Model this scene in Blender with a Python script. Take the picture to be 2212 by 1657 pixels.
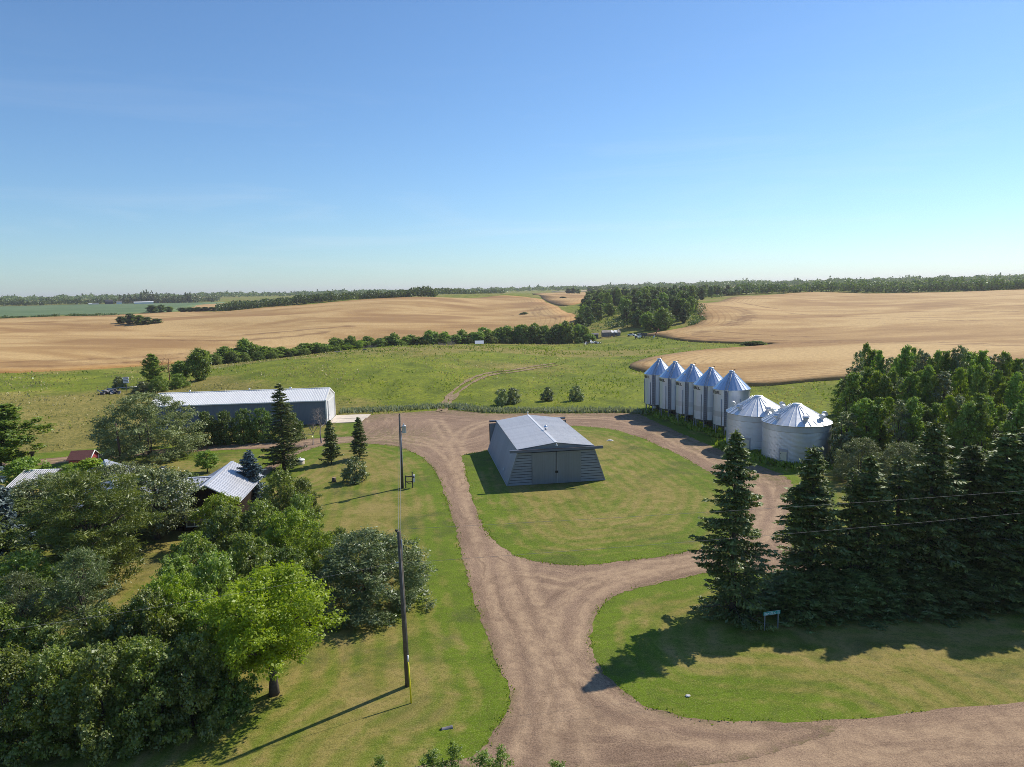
import bpy, bmesh, math, random
import numpy as np
from mathutils import Vector, Matrix
from mathutils.geometry import delaunay_2d_cdt

for o in list(bpy.data.objects):
    bpy.data.objects.remove(o)
scene = bpy.context.scene
C = scene.collection
R = math.radians

# ------------------------------------------------------------------ camera
FPX, PW, PH = 1534.0, 2211.0, 1657.0          # focal length and frame in survey pixels
CAM_H, PITCH, ROLL = 23.0, R(7.3), R(1.25)
CP, SP, CR, SR = math.cos(PITCH), math.sin(PITCH), math.cos(ROLL), math.sin(ROLL)
def _p(x, y, z):
    return np.array([x, y * CP + z * SP, -y * SP + z * CP])
RIGHT, UP, FWD = _p(CR, 0, -SR), _p(SR, 0, CR), _p(0, 1, 0)
cam_d = bpy.data.cameras.new('camera')
cam = bpy.data.objects.new('camera', cam_d)
C.objects.link(cam)
cam_d.sensor_fit = 'HORIZONTAL'
cam_d.sensor_width = 36.0
cam_d.lens = FPX / PW * 36.0
cam_d.clip_start, cam_d.clip_end = 0.5, 40000.0
m = Matrix.Identity(4)
for i in range(3):
    m[i][0], m[i][1], m[i][2] = RIGHT[i], UP[i], -FWD[i]
m[2][3] = CAM_H
cam.matrix_world = m
scene.camera = cam

# ------------------------------------------------------------------ sky, sun, exposure
SUN_AZ, SUN_EL = R(50.5), R(41.5)              # azimuth from +Y towards +X
world = bpy.data.worlds.new('World')
scene.world = world
world.use_nodes = True
wn, wl = world.node_tree.nodes, world.node_tree.links
wn.clear()
sky = wn.new('ShaderNodeTexSky')
sky.sky_type = 'NISHITA'
sky.sun_disc = False
sky.sun_elevation = SUN_EL
sky.sun_rotation = SUN_AZ
sky.altitude = 700.0
sky.air_density = 1.15
sky.dust_density = 0.3
sky.ozone_density = 2.0
bg = wn.new('ShaderNodeBackground')
bg.inputs['Strength'].default_value = 0.102
wo = wn.new('ShaderNodeOutputWorld')
tint = wn.new('ShaderNodeMix'); tint.data_type = 'RGBA'; tint.blend_type = 'MULTIPLY'
tint.inputs[0].default_value = 1.0
tint.inputs[7].default_value = (0.73, 0.975, 1.22, 1.0)
wl.new(sky.outputs[0], tint.inputs[6])
# faint high wisps low in the sky
tc = wn.new('ShaderNodeTexCoord'); mpg = wn.new('ShaderNodeMapping'); mpg.inputs['Scale'].default_value = (1.0, 1.0, 9.0)
wl.new(tc.outputs['Generated'], mpg.inputs[0])
nz = wn.new('ShaderNodeTexNoise'); nz.inputs['Scale'].default_value = 2.3; nz.inputs['Detail'].default_value = 7.0; nz.inputs['Roughness'].default_value = 0.6; nz.inputs['Distortion'].default_value = 0.8
wl.new(mpg.outputs[0], nz.inputs['Vector'])
rp = wn.new('ShaderNodeValToRGB'); rp.color_ramp.elements[0].position = 0.50; rp.color_ramp.elements[1].position = 0.78
rp.color_ramp.elements[1].color = (0.20, 0.20, 0.20, 1)
wl.new(nz.outputs[0], rp.inputs[0])
sx = wn.new('ShaderNodeSeparateXYZ'); wl.new(tc.outputs['Generated'], sx.inputs[0])
lo = wn.new('ShaderNodeMapRange'); lo.inputs[1].default_value = 0.32; lo.inputs[2].default_value = 0.06; wl.new(sx.outputs[2], lo.inputs[0])
mu = wn.new('ShaderNodeMath'); mu.operation = 'MULTIPLY'; wl.new(rp.outputs[0], mu.inputs[0]); wl.new(lo.outputs[0], mu.inputs[1])
wisp = wn.new('ShaderNodeMix'); wisp.data_type = 'RGBA'; wl.new(mu.outputs[0], wisp.inputs[0]); wl.new(tint.outputs[2], wisp.inputs[6]); wisp.inputs[7].default_value = (8.2, 8.6, 9.2, 1)
wl.new(wisp.outputs[2], bg.inputs[0])
wl.new(bg.outputs[0], wo.inputs[0])
sun_d = bpy.data.lights.new('sun', 'SUN')
sun_d.energy = 5.0
sun_d.angle = R(0.53)
sun_d.color = (1.0, 0.915, 0.77)
sun = bpy.data.objects.new('sun', sun_d)
C.objects.link(sun)
SUN_DIR = Vector((math.sin(SUN_AZ) * math.cos(SUN_EL), math.cos(SUN_AZ) * math.cos(SUN_EL), math.sin(SUN_EL)))
sun.rotation_euler = SUN_DIR.to_track_quat('Z', 'Y').to_euler()
sun.location = (60, 60, 90)
scene.view_settings.view_transform = 'Standard'
scene.view_settings.look = 'None'
scene.view_settings.exposure = 0.12
scene.view_settings.gamma = 1.0
scene.view_settings.use_curve_mapping = False
scene.cycles.use_denoising = True
scene.cycles.denoiser = 'OPENIMAGEDENOISE'
scene.cycles.denoising_input_passes = 'RGB_ALBEDO_NORMAL'
scene.cycles.denoising_prefilter = 'NONE'
scene.cycles.max_bounces = 8
scene.cycles.diffuse_bounces = 3
scene.cycles.glossy_bounces = 3
scene.cycles.transmission_bounces = 4
scene.cycles.transparent_max_bounces = 8
scene.cycles.volume_bounces = 0
scene.cycles.filter_width = 0.85
scene.cycles.sample_clamp_indirect = 4.0

# ------------------------------------------------------------------ survey helpers
def ray(x, y):
    v = RIGHT * ((x - PW / 2) / FPX) + UP * (-(y - PH / 2) / FPX) + FWD
    return v / np.linalg.norm(v)
def flat(x, y, z=0.0):
    """ground-plan point seen at photograph position x, y when it lies at height z"""
    v = ray(x, y)
    t = (z - CAM_H) / v[2]
    return (v[0] * t, v[1] * t)
def bearing(x, y, d):
    v = ray(x, y)
    k = d / math.hypot(v[0], v[1])
    return (v[0] * k, v[1] * k, CAM_H + v[2] * k)
def height_at(x, y, p):
    """height of a point straight above plan point p seen at x, y"""
    v = ray(x, y)
    return CAM_H + v[2] * math.hypot(p[0], p[1]) / math.hypot(v[0], v[1])

# ------------------------------------------------------------------ terrain: surveyed heights, smoothly joined
SURVEY = [
 (-500,820,230),(-300,812,235),(0,806,245),(200,797,260),(310,790,275),(400,795,262),(500,785,280),(600,775,295),(700,763,310),(800,752,325),
 (900,745,335),(1000,742,345),(1100,741,350),(1200,742,352),(1270,741,352),
 (-500,704,700),(-300,700,700),(0,692,720),(200,686,730),(280,684,740),(450,681,740),(480,675,720),(600,665,700),(700,657,700),(800,650,710),
 (900,645,720),(1000,643,750),(1080,641,800),(1170,638,900),
 (0,750,400),(300,740,400),(600,715,460),(900,700,480),(1100,700,480),(1200,690,480),(900,670,600),(600,690,560),(300,710,560),(0,720,540),(-400,725,540),
 (1150,665,650),(1240,690,480),(1235,715,420),(1205,655,640),(1260,644,900),(1275,633,1300),(1150,634,1300),
 (0,663,1500),(250,657,1500),(470,654,1500),(-500,673,1500),(700,643,1500),(900,638,1500),
 (-600,664,2600),(0,650,2600),(350,643,2600),(700,636,2600),(1100,629,2600),(1500,618,2600),(1800,612,2600),(2211,603,2600),(2700,592,2600),
 (-600,664,6000),(0,650,6000),(700,636,6000),(1100,628,6000),(1500,618,6000),(1800,612,6000),(2211,603,6000),(2700,592,6000),
 (1362,790,214),(1400,806,195),(1470,822,180),(1620,830,168),(1850,815,176),(2000,800,185),(2300,780,195),(2700,780,195),
 (1450,767,245),(1540,757,265),(1660,750,280),(1390,717,355),(1440,714,360),(1490,705,375),(1510,690,410),(1500,670,470),(1490,663,500),
 (1560,655,560),(1600,643,700),(1700,638,780),(1800,634,800),(2000,633,800),(2211,629.5,800),(2500,623,800),
 (1700,700,400),(2000,700,400),(2211,740,290),(1850,740,290),(2000,660,580),(1700,665,540),(2211,680,450),(2500,690,420),
 (1320,722,385),(1375,731,370),(1450,735,320),(1300,770,260),(1200,762,285),(800,757,245),(800,800,190),(600,777,232),(500,802,208),(900,751,262),(900,780,212),(1000,757,252),(1000,790,205),(400,830,195),(200,860,186),(0,872,178),(700,768,238),(700,805,190),(600,815,185),(1100,760,262),(1100,800,200),
]
_pts = np.array([bearing(*s) for s in SURVEY])
def _uv(x, y):
    return np.stack([np.arctan2(x, y) * 1.6, np.log(np.maximum(np.hypot(x, y), 20.0))], -1)
_uvp = _uv(_pts[:, 0], _pts[:, 1])
def _phi(r2):
    return np.sqrt(r2 + 0.02)
_A = _phi(((_uvp[:, None] - _uvp[None]) ** 2).sum(-1)) - np.eye(len(_uvp)) * 0.012
_n = len(_uvp)
_M = np.zeros((_n + 1, _n + 1)); _M[:_n, :_n] = _A; _M[:_n, _n] = 1; _M[_n, :_n] = 1
_W = np.linalg.solve(_M, np.concatenate([_pts[:, 2], [0]]))
def _hash(ix, iy, s):
    h = np.sin(ix * 127.1 + iy * 311.7 + s * 74.7) * 43758.5453
    return h - np.floor(h)
def vnoise(x, y, s=0):
    x, y = np.asarray(x, float), np.asarray(y, float)
    ix, iy = np.floor(x), np.floor(y)
    fx, fy = x - ix, y - iy
    fx, fy = fx * fx * (3 - 2 * fx), fy * fy * (3 - 2 * fy)
    a, b = _hash(ix, iy, s), _hash(ix + 1, iy, s)
    c, d = _hash(ix, iy + 1, s), _hash(ix + 1, iy + 1, s)
    return (a + (b - a) * fx) * (1 - fy) + (c + (d - c) * fx) * fy - 0.5
def terrain(x, y):
    x, y = np.atleast_1d(np.asarray(x, float)), np.atleast_1d(np.asarray(y, float))
    shp = x.shape
    x, y = x.ravel(), y.ravel()
    d = np.hypot(x, y)
    z = np.zeros(len(x))
    far = (d > 140)
    if far.any():
        xf, yf, df = x[far], y[far], d[far]
        uv = _uv(xf, yf)
        zz = np.zeros(len(xf))
        for k in range(0, len(xf), 4000):
            r2 = ((uv[k:k + 4000, None] - _uvp[None]) ** 2).sum(-1)
            zz[k:k + 4000] = _phi(r2) @ _W[:_n] + _W[_n]
        back = np.clip((yf / df + 0.25) / 0.35, 0, 1)
        zz = zz * back
        und = vnoise(xf / 95, yf / 60, 1) * 3.2 + vnoise(xf / 45, yf / 38, 2) * 1.3
        zz += und * np.clip((df - 260) / 200, 0, 1) * np.clip((1500 - df) / 500, 0, 1)
        t = np.clip((df - 141) / 44, 0, 1)
        z[far] = zz * t * t * (3 - 2 * t)
    return z.reshape(shp)
def ground_z(x, y):
    return float(terrain(x, y)[0])
def at(x, y):
    """point of the ground seen at x, y"""
    v = ray(x, y)
    hv = math.hypot(v[0], v[1])
    t = np.concatenate([np.arange(20, 400, 0.5), np.arange(400, 4000, 3.0)])
    px, py, pz = v[0] / hv * t, v[1] / hv * t, CAM_H + v[2] / hv * t
    hit = np.nonzero(pz <= terrain(px, py))[0]
    i = hit[0] if len(hit) else len(t) - 1
    return (px[i], py[i], ground_z(px[i], py[i]))
def out(x, d):
    """ground point in the direction of photo column x at distance d"""
    b = bearing(x, 640, d)
    return (b[0], b[1], ground_z(b[0], b[1]))

# ------------------------------------------------------------------ object helpers
def tag(o, label=None, cat=None, group=None, kind=None):
    if label: o['label'] = label
    if cat: o['category'] = cat
    if group: o['group'] = group
    if kind: o['kind'] = kind
    return o
def empty(name, loc=(0, 0, 0), rz=0.0, label=None, cat=None, group=None):
    o = bpy.data.objects.new(name, None)
    C.objects.link(o)
    o.location = loc
    o.rotation_euler = (0, 0, rz)
    o.empty_display_size = 0.2
    return tag(o, label, cat, group)
def link(name, me, parent=None, loc=(0, 0, 0), rot=(0, 0, 0), scale=(1, 1, 1)):
    o = bpy.data.objects.new(name, me)
    C.objects.link(o)
    o.parent = parent
    o.location, o.rotation_euler, o.scale = loc, rot, scale
    return o
class MB:
    """collects shapes, builds one mesh"""
    def __init__(self):
        self.v, self.f, self.s = [], [], []
    def add(self, vs, fs, smooth=False):
        k = len(self.v)
        self.v += [tuple(p) for p in vs]
        self.f += [tuple(i + k for i in f) for f in fs]
        self.s += [smooth] * len(fs)
        return self
    def box(self, c, s, rz=0.0, ry=0.0, rx=0.0):
        M = Matrix.Rotation(rz, 3, 'Z') @ Matrix.Rotation(ry, 3, 'Y') @ Matrix.Rotation(rx, 3, 'X')
        vs = [M @ Vector((sx * s[0] / 2, sy * s[1] / 2, sz * s[2] / 2)) + Vector(c)
              for sx in (-1, 1) for sy in (-1, 1) for sz in (-1, 1)]
        return self.add(vs, [(0, 1, 3, 2), (4, 6, 7, 5), (0, 4, 5, 1), (2, 3, 7, 6), (0, 2, 6, 4), (1, 5, 7, 3)])
    def hexa(self, p):
        """eight corners: four below, four above, each going round"""
        return self.add(p, [(3, 2, 1, 0), (4, 5, 6, 7), (0, 1, 5, 4), (1, 2, 6, 5), (2, 3, 7, 6), (3, 0, 4, 7)])
    def tube(self, pts, rad, n=8, cap=True):
        pts = [Vector(p) for p in pts]
        if not hasattr(rad, '__len__'): rad = [rad] * len(pts)
        vs, fs = [], []
        for i, p in enumerate(pts):
            t = (pts[min(i + 1, len(pts) - 1)] - pts[max(i - 1, 0)]).normalized()
            a = Vector((0, 0, 1)) if abs(t.z) < 0.9 else Vector((1, 0, 0))
            u = t.cross(a).normalized(); w = t.cross(u)
            for k in range(n):
                g = 2 * math.pi * k / n
                vs.append(p + (u * math.cos(g) + w * math.sin(g)) * rad[i])
        for i in range(len(pts) - 1):
            for k in range(n):
                a, b = i * n + k, i * n + (k + 1) % n
                fs.append((a, b, b + n, a + n))
        self.add(vs, fs, True)
        if cap:
            k0 = len(self.v) - len(vs)
            self.f += [tuple(k0 + k for k in range(n))[::-1], tuple(k0 + (len(pts) - 1) * n + k for k in range(n))]
            self.s += [False, False]
        return self
    def lathe(self, prof, n=48, a0=0.0, a1=2 * math.pi, smooth=True):
        full = abs(a1 - a0 - 2 * math.pi) < 1e-6
        cols = n if full else n + 1
        vs, fs = [], []
        for r, z in prof:
            for k in range(cols):
                g = a0 + (a1 - a0) * k / n
                vs.append((r * math.cos(g), r * math.sin(g), z))
        for i in range(len(prof) - 1):
            for k in range(n):
                a, b = i * cols + k, i * cols + (k + 1) % cols
                fs.append((a, b, b + cols, a + cols))
        return self.add(vs, fs, smooth)
    def prism(self, poly, y0, y1):
        """poly in x,z pushed along y"""
        n = len(poly)
        vs = [(x, y0, z) for x, z in poly] + [(x, y1, z) for x, z in poly]
        fs = [tuple(range(n)), tuple(range(2 * n - 1, n - 1, -1))] + [(i, i + n, (i + 1) % n + n, (i + 1) % n) for i in range(n)]
        return self.add(vs, fs)
    def mesh(self, name, mat):
        me = bpy.data.meshes.new(name)
        me.from_pydata(self.v, [], self.f)
        me.polygons.foreach_set('use_smooth', self.s)
        bm = bmesh.new(); bm.from_mesh(me)
        bmesh.ops.recalc_face_normals(bm, faces=bm.faces)
        bm.to_mesh(me); bm.free()
        me.materials.append(mat)
        me.update()
        return me
    def build(self, name, mat, parent=None, loc=(0, 0, 0), rot=(0, 0, 0)):
        return link(name, self.mesh(name, mat), parent, loc, rot)

# ------------------------------------------------------------------ materials
class NT:
    def __init__(self, name):
        self.m = bpy.data.materials.new(name)
        self.m.use_nodes = True
        self.t = self.m.node_tree
        self.t.nodes.clear()
        self.out = self.n('ShaderNodeOutputMaterial')
        self._pos = None
    def n(self, ty, **kw):
        x = self.t.nodes.new(ty)
        for k, v in kw.items(): setattr(x, k, v)
        return x
    def l(self, a, b): self.t.links.new(a, b)
    def put(self, sock, v):
        if isinstance(v, bpy.types.NodeSocket): self.l(v, sock)
        elif isinstance(v, (tuple, list)): sock.default_value = tuple(v) + ((1.0,) if len(v) == 3 and sock.type == 'RGBA' else ())
        else: sock.default_value = v
    @property
    def pos(self):
        if self._pos is None: self._pos = self.n('ShaderNodeNewGeometry').outputs['Position']
        return self._pos
    def objpos(self): return self.n('ShaderNodeTexCoord').outputs['Object']
    def scaled(self, vec, s, rz=0.0):
        mp = self.n('ShaderNodeMapping'); self.l(vec, mp.inputs[0])
        mp.inputs['Scale'].default_value = s if hasattr(s, '__len__') else (s, s, s)
        mp.inputs['Rotation'].default_value = (0, 0, rz)
        return mp.outputs[0]
    def noise(self, vec, scale=1.0, detail=4.0, rough=0.55, dist=0.0):
        x = self.n('ShaderNodeTexNoise')
        self.l(vec, x.inputs['Vector'])
        x.inputs['Scale'].default_value = scale; x.inputs['Detail'].default_value = detail
        x.inputs['Roughness'].default_value = rough; x.inputs['Distortion'].default_value = dist
        return x.outputs[0]
    def ramp(self, fac, stops):
        x = self.n('ShaderNodeValToRGB')
        self.put(x.inputs[0], fac)
        e = x.color_ramp.elements
        while len(e) < len(stops): e.new(0.5)
        for i, (p, c) in enumerate(stops):
            e[i].position = p; e[i].color = (c[0], c[1], c[2], 1.0) if hasattr(c, '__len__') else (c, c, c, 1.0)
        return x.outputs[0]
    def mix(self, fac, a, b, mode='MIX'):
        x = self.n('ShaderNodeMix', data_type='RGBA', blend_type=mode)
        self.put(x.inputs[0], fac); self.put(x.inputs[6], a); self.put(x.inputs[7], b)
        return x.outputs[2]
    def math(self, op, a, b=0.0, c=0.0, clamp=False):
        x = self.n('ShaderNodeMath', operation=op, use_clamp=clamp)
        self.put(x.inputs[0], a); self.put(x.inputs[1], b); self.put(x.inputs[2], c)
        return x.outputs[0]
    def attr(self, name): return self.n('ShaderNodeAttribute', attribute_name=name).outputs['Fac']
    def rnd(self): return self.n('ShaderNodeObjectInfo').outputs['Random']
    def bump(self, h, strength=0.3, dist=0.05):
        x = self.n('ShaderNodeBump'); self.put(x.inputs['Height'], h)
        x.inputs['Strength'].default_value = strength; x.inputs['Distance'].default_value = dist
        return x.outputs[0]
    def pbr(self, color, rough=0.6, metal=0.0, normal=None, spec=0.4):
        b = self.n('ShaderNodeBsdfPrincipled')
        self.put(b.inputs['Base Color'], color); self.put(b.inputs['Roughness'], rough); self.put(b.inputs['Metallic'], metal)
        self.put(b.inputs['Specular IOR Level'], spec)
        if normal is not None: self.l(normal, b.inputs['Normal'])
        self.l(b.outputs[0], self.out.inputs[0])
        return self.m
def plain(name, col, rough=0.6, metal=0.0, var=0.15, scale=3.0, spec=0.4):
    t = NT(name)
    p = t.objpos()
    f = t.noise(p, scale, 5)
    c2 = tuple(min(1.0, c * (1 + var)) for c in col); c1 = tuple(c * (1 - var) for c in col)
    return t.pbr(t.ramp(f, [(0.3, c1), (0.7, c2)]), rough, metal, None, spec)
MATS = {}
# ------------------------------------------------------------------ ground materials
def mat_meadow():
    t = NT('meadow'); p = t.pos
    big = t.noise(p, 0.022, 5, 0.6, 0.5)
    mid = t.noise(t.scaled(p, (1, 0.6, 1), 0.3), 0.13, 5, 0.65, 0.4)
    fine = t.noise(p, 1.1, 6, 0.75)
    vfine = t.noise(p, 6.0, 4, 0.7)
    green = t.ramp(mid, [(0.3, (0.095, 0.140, 0.012)), (0.52, (0.215, 0.270, 0.020)), (0.72, (0.330, 0.350, 0.040))])
    dry = t.ramp(mid, [(0.3, (0.220, 0.200, 0.050)), (0.6, (0.350, 0.290, 0.092)), (0.8, (0.460, 0.375, 0.150))])
    sel = t.ramp(t.math('ADD', t.math('ADD', t.math('MULTIPLY', big, 0.75), t.math('MULTIPLY', mid, 0.34)), t.math('MULTIPLY', t.attr('dry'), 0.26)), [(0.49, 0.0), (0.61, 1.0)])
    c = t.mix(sel, green, dry)
    c = t.mix(t.ramp(fine, [(0.33, 0.9), (0.58, 0.0)]), c, (0.085, 0.115, 0.024))
    c = t.mix(t.ramp(vfine, [(0.5, 0.0), (0.75, 0.45)]), c, (0.44, 0.40, 0.17))
    h = t.math('ADD', t.math('MULTIPLY', fine, 0.7), t.math('MULTIPLY', vfine, 0.3))
    c = t.mix(1.0, c, (0.92, 0.90, 0.82), 'MULTIPLY')
    return t.pbr(c, 0.9, 0, t.bump(h, 0.9, 0.45), 0.1)
def mat_lawn():
    t = NT('mown lawn'); p = t.pos
    e = t.attr('edge')
    big = t.noise(p, 0.055, 5, 0.6, 0.6)
    mid = t.noise(p, 0.30, 6, 0.7, 0.8)
    fine = t.noise(p, 2.6, 6, 0.8)
    vf = t.noise(p, 11.0, 3, 0.75)
    green = t.ramp(mid, [(0.3, (0.095, 0.155, 0.010)), (0.7, (0.165, 0.245, 0.016))])
    dry = t.ramp(mid, [(0.30, (0.185, 0.170, 0.040)), (0.5, (0.280, 0.235, 0.072)), (0.72, (0.370, 0.275, 0.120))])
    edge = t.math('MULTIPLY', t.ramp(t.math('DIVIDE', e, 10.0), [(0.03, 0.34), (0.20, 0.16), (0.6, 0.0)]), t.ramp(t.noise(p, 0.4, 3, 0.6), [(0.35, 0.3), (0.6, 1.15)]))
    sel = t.math('SUBTRACT', t.math('ADD', t.math('MULTIPLY', big, 0.60), t.math('MULTIPLY', mid, 0.46)), edge)
    sel = t.math('ADD', sel, t.math('MULTIPLY', t.math('SINE', t.math('MULTIPLY', e, 4.2)), 0.055))
    sel = t.math('ADD', sel, t.math('MULTIPLY', t.math('SUBTRACT', fine, 0.5), 0.22))
    c = t.mix(t.ramp(sel, [(0.37, 0.0), (0.58, 1.0)]), green, dry)
    clover = t.math('MULTIPLY', t.ramp(t.noise(p, 0.14, 4, 0.7, 0.6), [(0.54, 0.0), (0.64, 1.0)]), t.ramp(fine, [(0.40, 0.0), (0.55, 0.8)]))
    c = t.mix(clover, c, (0.075, 0.095, 0.030))
    c = t.mix(t.ramp(fine, [(0.30, 0.75), (0.52, 0.0)]), c, (0.085, 0.088, 0.024))
    c = t.mix(t.ramp(vf, [(0.28, 0.7), (0.48, 0.0)]), c, (0.080, 0.085, 0.024))
    c = t.mix(t.ramp(vf, [(0.52, 0.0), (0.72, 0.6)]), c, (0.38, 0.37, 0.15))
    h = t.math('ADD', t.math('MULTIPLY', fine, 0.6), t.math('MULTIPLY', vf, 0.4))
    c = t.mix(1.0, c, (0.90, 0.90, 0.80), 'MULTIPLY')
    return t.pbr(c, 0.9, 0, t.bump(h, 0.8, 0.08), 0.1)
def mat_gravel():
    t = NT('reddish gravel'); p = t.pos
    tr = t.attr('track')
    big = t.noise(p, 0.12, 4, 0.6, 0.5)
    mid = t.noise(p, 0.8, 6, 0.75)
    fine = t.noise(p, 10.0, 4, 0.85)
    base = t.ramp(big, [(0.3, (0.250, 0.176, 0.130)), (0.7, (0.345, 0.248, 0.185))])
    sand = (0.50, 0.370, 0.255)
    xyz = t.n('ShaderNodeSeparateXYZ'); t.l(p, xyz.inputs[0])
    cmb = t.n('ShaderNodeCombineXYZ')
    t.put(cmb.inputs[0], t.math('ADD', t.math('MULTIPLY', t.attr('edge'), 2.0), t.math('MULTIPLY', t.noise(p, 0.25, 3, 0.6), 5.0))); t.put(cmb.inputs[1], t.math('MULTIPLY', xyz.outputs[0], 0.12)); t.put(cmb.inputs[2], t.math('MULTIPLY', xyz.outputs[1], 0.12))
    streak = t.noise(cmb.outputs[0], 1.0, 4, 0.65)
    wear = t.math('MULTIPLY', tr, t.ramp(mid, [(0.3, 0.35), (0.65, 1.0)]))
    c = t.mix(t.math('MULTIPLY', wear, 0.95), base, sand)
    c = t.mix(t.ramp(streak, [(0.50, 0.0), (0.70, 0.55)]), c, sand)
    c = t.mix(t.ramp(streak, [(0.28, 0.5), (0.46, 0.0)]), c, (0.175, 0.118, 0.084))
    c = t.mix(t.ramp(mid, [(0.28, 0.45), (0.52, 0.0)]), c, (0.17, 0.116, 0.086))
    stone = t.ramp(fine, [(0.34, (0.48, 0.46, 0.45)), (0.5, (0.97, 0.97, 0.97)), (0.66, (1.45, 1.43, 1.42))])
    c = t.mix(t.math('SUBTRACT', 0.95, t.math('MULTIPLY', tr, 0.5)), c, t.mix(1.0, c, stone, 'MULTIPLY'))
    c = t.mix(t.math('MULTIPLY', t.attr('rut'), 0.3), c, (0.17, 0.115, 0.085))
    weed = t.math('MULTIPLY', t.attr('weed'), t.ramp(t.noise(p, 1.1, 6, 0.75, 0.4), [(0.46, 0.0), (0.6, 1.0)]))
    c = t.mix(weed, c, t.mix(mid, (0.12, 0.14, 0.035), (0.20, 0.18, 0.07)))
    h = t.math('ADD', t.math('MULTIPLY', fine, 0.5), t.math('MULTIPLY', mid, 0.6))
    h = t.math('SUBTRACT', h, t.math('MULTIPLY', t.attr('rut'), 0.6))
    h = t.math('ADD', h, t.math('MULTIPLY', streak, 0.5))
    c = t.mix(1.0, c, (0.90, 0.86, 0.80), 'MULTIPLY')
    return t.pbr(c, 0.95, 0, t.bump(h, 0.9, 0.08), 0.15)
def mat_wheat():
    t = NT('ripe wheat'); p = t.pos
    e = t.attr('edge')
    big = t.noise(t.scaled(p, (1, 1.7, 1), -0.3), 0.009, 4, 0.55, 1.2)
    mid = t.noise(t.scaled(p, (1, 3.0, 1), -0.25), 0.05, 5, 0.62, 0.5)
    fine = t.noise(p, 0.9, 5, 0.7)
    c = t.ramp(t.math('ADD', t.math('MULTIPLY', big, 0.85), t.math('MULTIPLY', mid, 0.2)),
               [(0.40, (0.375, 0.228, 0.095)), (0.5, (0.500, 0.328, 0.140)), (0.60, (0.640, 0.455, 0.215))])
    row = t.math('SINE', t.math('ADD', t.math('MULTIPLY', e, 1.9), t.math('MULTIPLY', fine, 2.2)))
    near = t.ramp(t.math('DIVIDE', e, 60.0), [(0.1, 0.9), (0.6, 0.0)])
    c = t.mix(t.math('MULTIPLY', t.ramp(row, [(0.0, 0.0), (0.45, 0.0), (0.95, 0.55)]), near), c, (0.25, 0.135, 0.052))
    c = t.mix(t.ramp(t.math('DIVIDE', e, 40.0), [(0.0, 0.45), (0.4, 0.0)]), c, (0.40, 0.215, 0.075))
    c = t.mix(t.math('MULTIPLY', t.attr('track'), 0.85), c, (0.19, 0.100, 0.045))
    c = t.mix(t.ramp(fine, [(0.35, 0.45), (0.6, 0.0)]), c, (0.27, 0.155, 0.065))
    c = t.mix(1.0, c, (0.88, 0.85, 0.80), 'MULTIPLY')
    return t.pbr(c, 0.85, 0, t.bump(fine, 0.7, 0.3), 0.15)
def mat_crop(name, a, b, sc=0.02):
    t = NT(name); p = t.pos
    f = t.noise(t.scaled(p, (1, 2.5, 1)), sc, 5, 0.6, 0.4)
    g = t.noise(p, 0.3, 5, 0.7)
    c = t.mix(t.ramp(g, [(0.3, 0.35), (0.6, 0.0)]), t.ramp(f, [(0.35, a), (0.65, b)]), tuple(x * 0.6 for x in a))
    return t.pbr(c, 0.9, 0, None, 0.1)
M_MEADOW, M_LAWN, M_GRAVEL, M_WHEAT = mat_meadow(), mat_lawn(), mat_gravel(), mat_wheat()
M_CANOLA = mat_crop('green crop', (0.105, 0.170, 0.075), (0.165, 0.225, 0.110))
M_STUBBLE = mat_crop('pale stubble', (0.34, 0.27, 0.15), (0.46, 0.37, 0.21))

# ------------------------------------------------------------------ sheets laid on the ground
def smooth_loop(pts, step, closed=True, jag=0.0, seed=0):
    """rounded polyline through the points, cut into short steps with a ragged edge"""
    p = [np.array(q[:2], float) for q in pts]
    n = len(p)
    o = []
    for i in range(n if closed else n - 1):
        a, b = p[i], p[(i + 1) % n]
        a0 = p[(i - 1) % n] if closed or i > 0 else a
        b1 = p[(i + 2) % n] if closed or i + 2 < n else b
        k = max(1, int(np.linalg.norm(b - a) / step))
        for j in range(k):
            t = j / k
            o.append(0.5 * ((2 * a) + (b - a0) * t + (2 * a0 - 5 * a + 4 * b - b1) * t * t + (3 * a - a0 - 3 * b + b1) * t ** 3))
    if not closed: o.append(p[-1])
    o = np.array(o)
    if jag:
        d = np.roll(o, -1, 0) - np.roll(o, 1, 0)
        nn = np.stack([-d[:, 1], d[:, 0]], -1) / (np.linalg.norm(d, axis=1)[:, None] + 1e-9)
        w = vnoise(o[:, 0] / 0.9, o[:, 1] / 0.9, seed) * 1.2 + vnoise(o[:, 0] / 3.1, o[:, 1] / 3.1, seed + 1) * 1.3
        rng = np.random.default_rng(seed)
        o = o + nn * ((w + rng.normal(0, 0.25, len(o))) * jag)[:, None]
    return o
def seg_dist(q, line, closed=False):
    q = np.asarray(q, float)[:, :2]
    a = line; b = np.roll(line, -1, 0)
    if not closed: a, b = a[:-1], b[:-1]
    ab = b - a; l2 = (ab ** 2).sum(1) + 1e-12
    o = np.empty(len(q))
    for k in range(0, len(q), 1500):
        w = q[k:k + 1500, None] - a[None]
        t = np.clip((w * ab[None]).sum(-1) / l2[None], 0, 1)
        o[k:k + 1500] = np.sqrt(((w - ab[None] * t[..., None]) ** 2).sum(-1).min(1))
    return o
def inside(q, loop):
    q = np.asarray(q, float)
    r = np.zeros(len(q), bool)
    x, y = q[:, 0], q[:, 1]
    n = len(loop)
    for i in range(n):
        x0, y0 = loop[i]; x1, y1 = loop[(i + 1) % n]
        c = (y0 > y) != (y1 > y)
        if c.any():
            xi = (x1 - x0) * (y - y0) / (y1 - y0 + 1e-12) + x0
            r ^= c & (x < xi)
    return r
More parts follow.
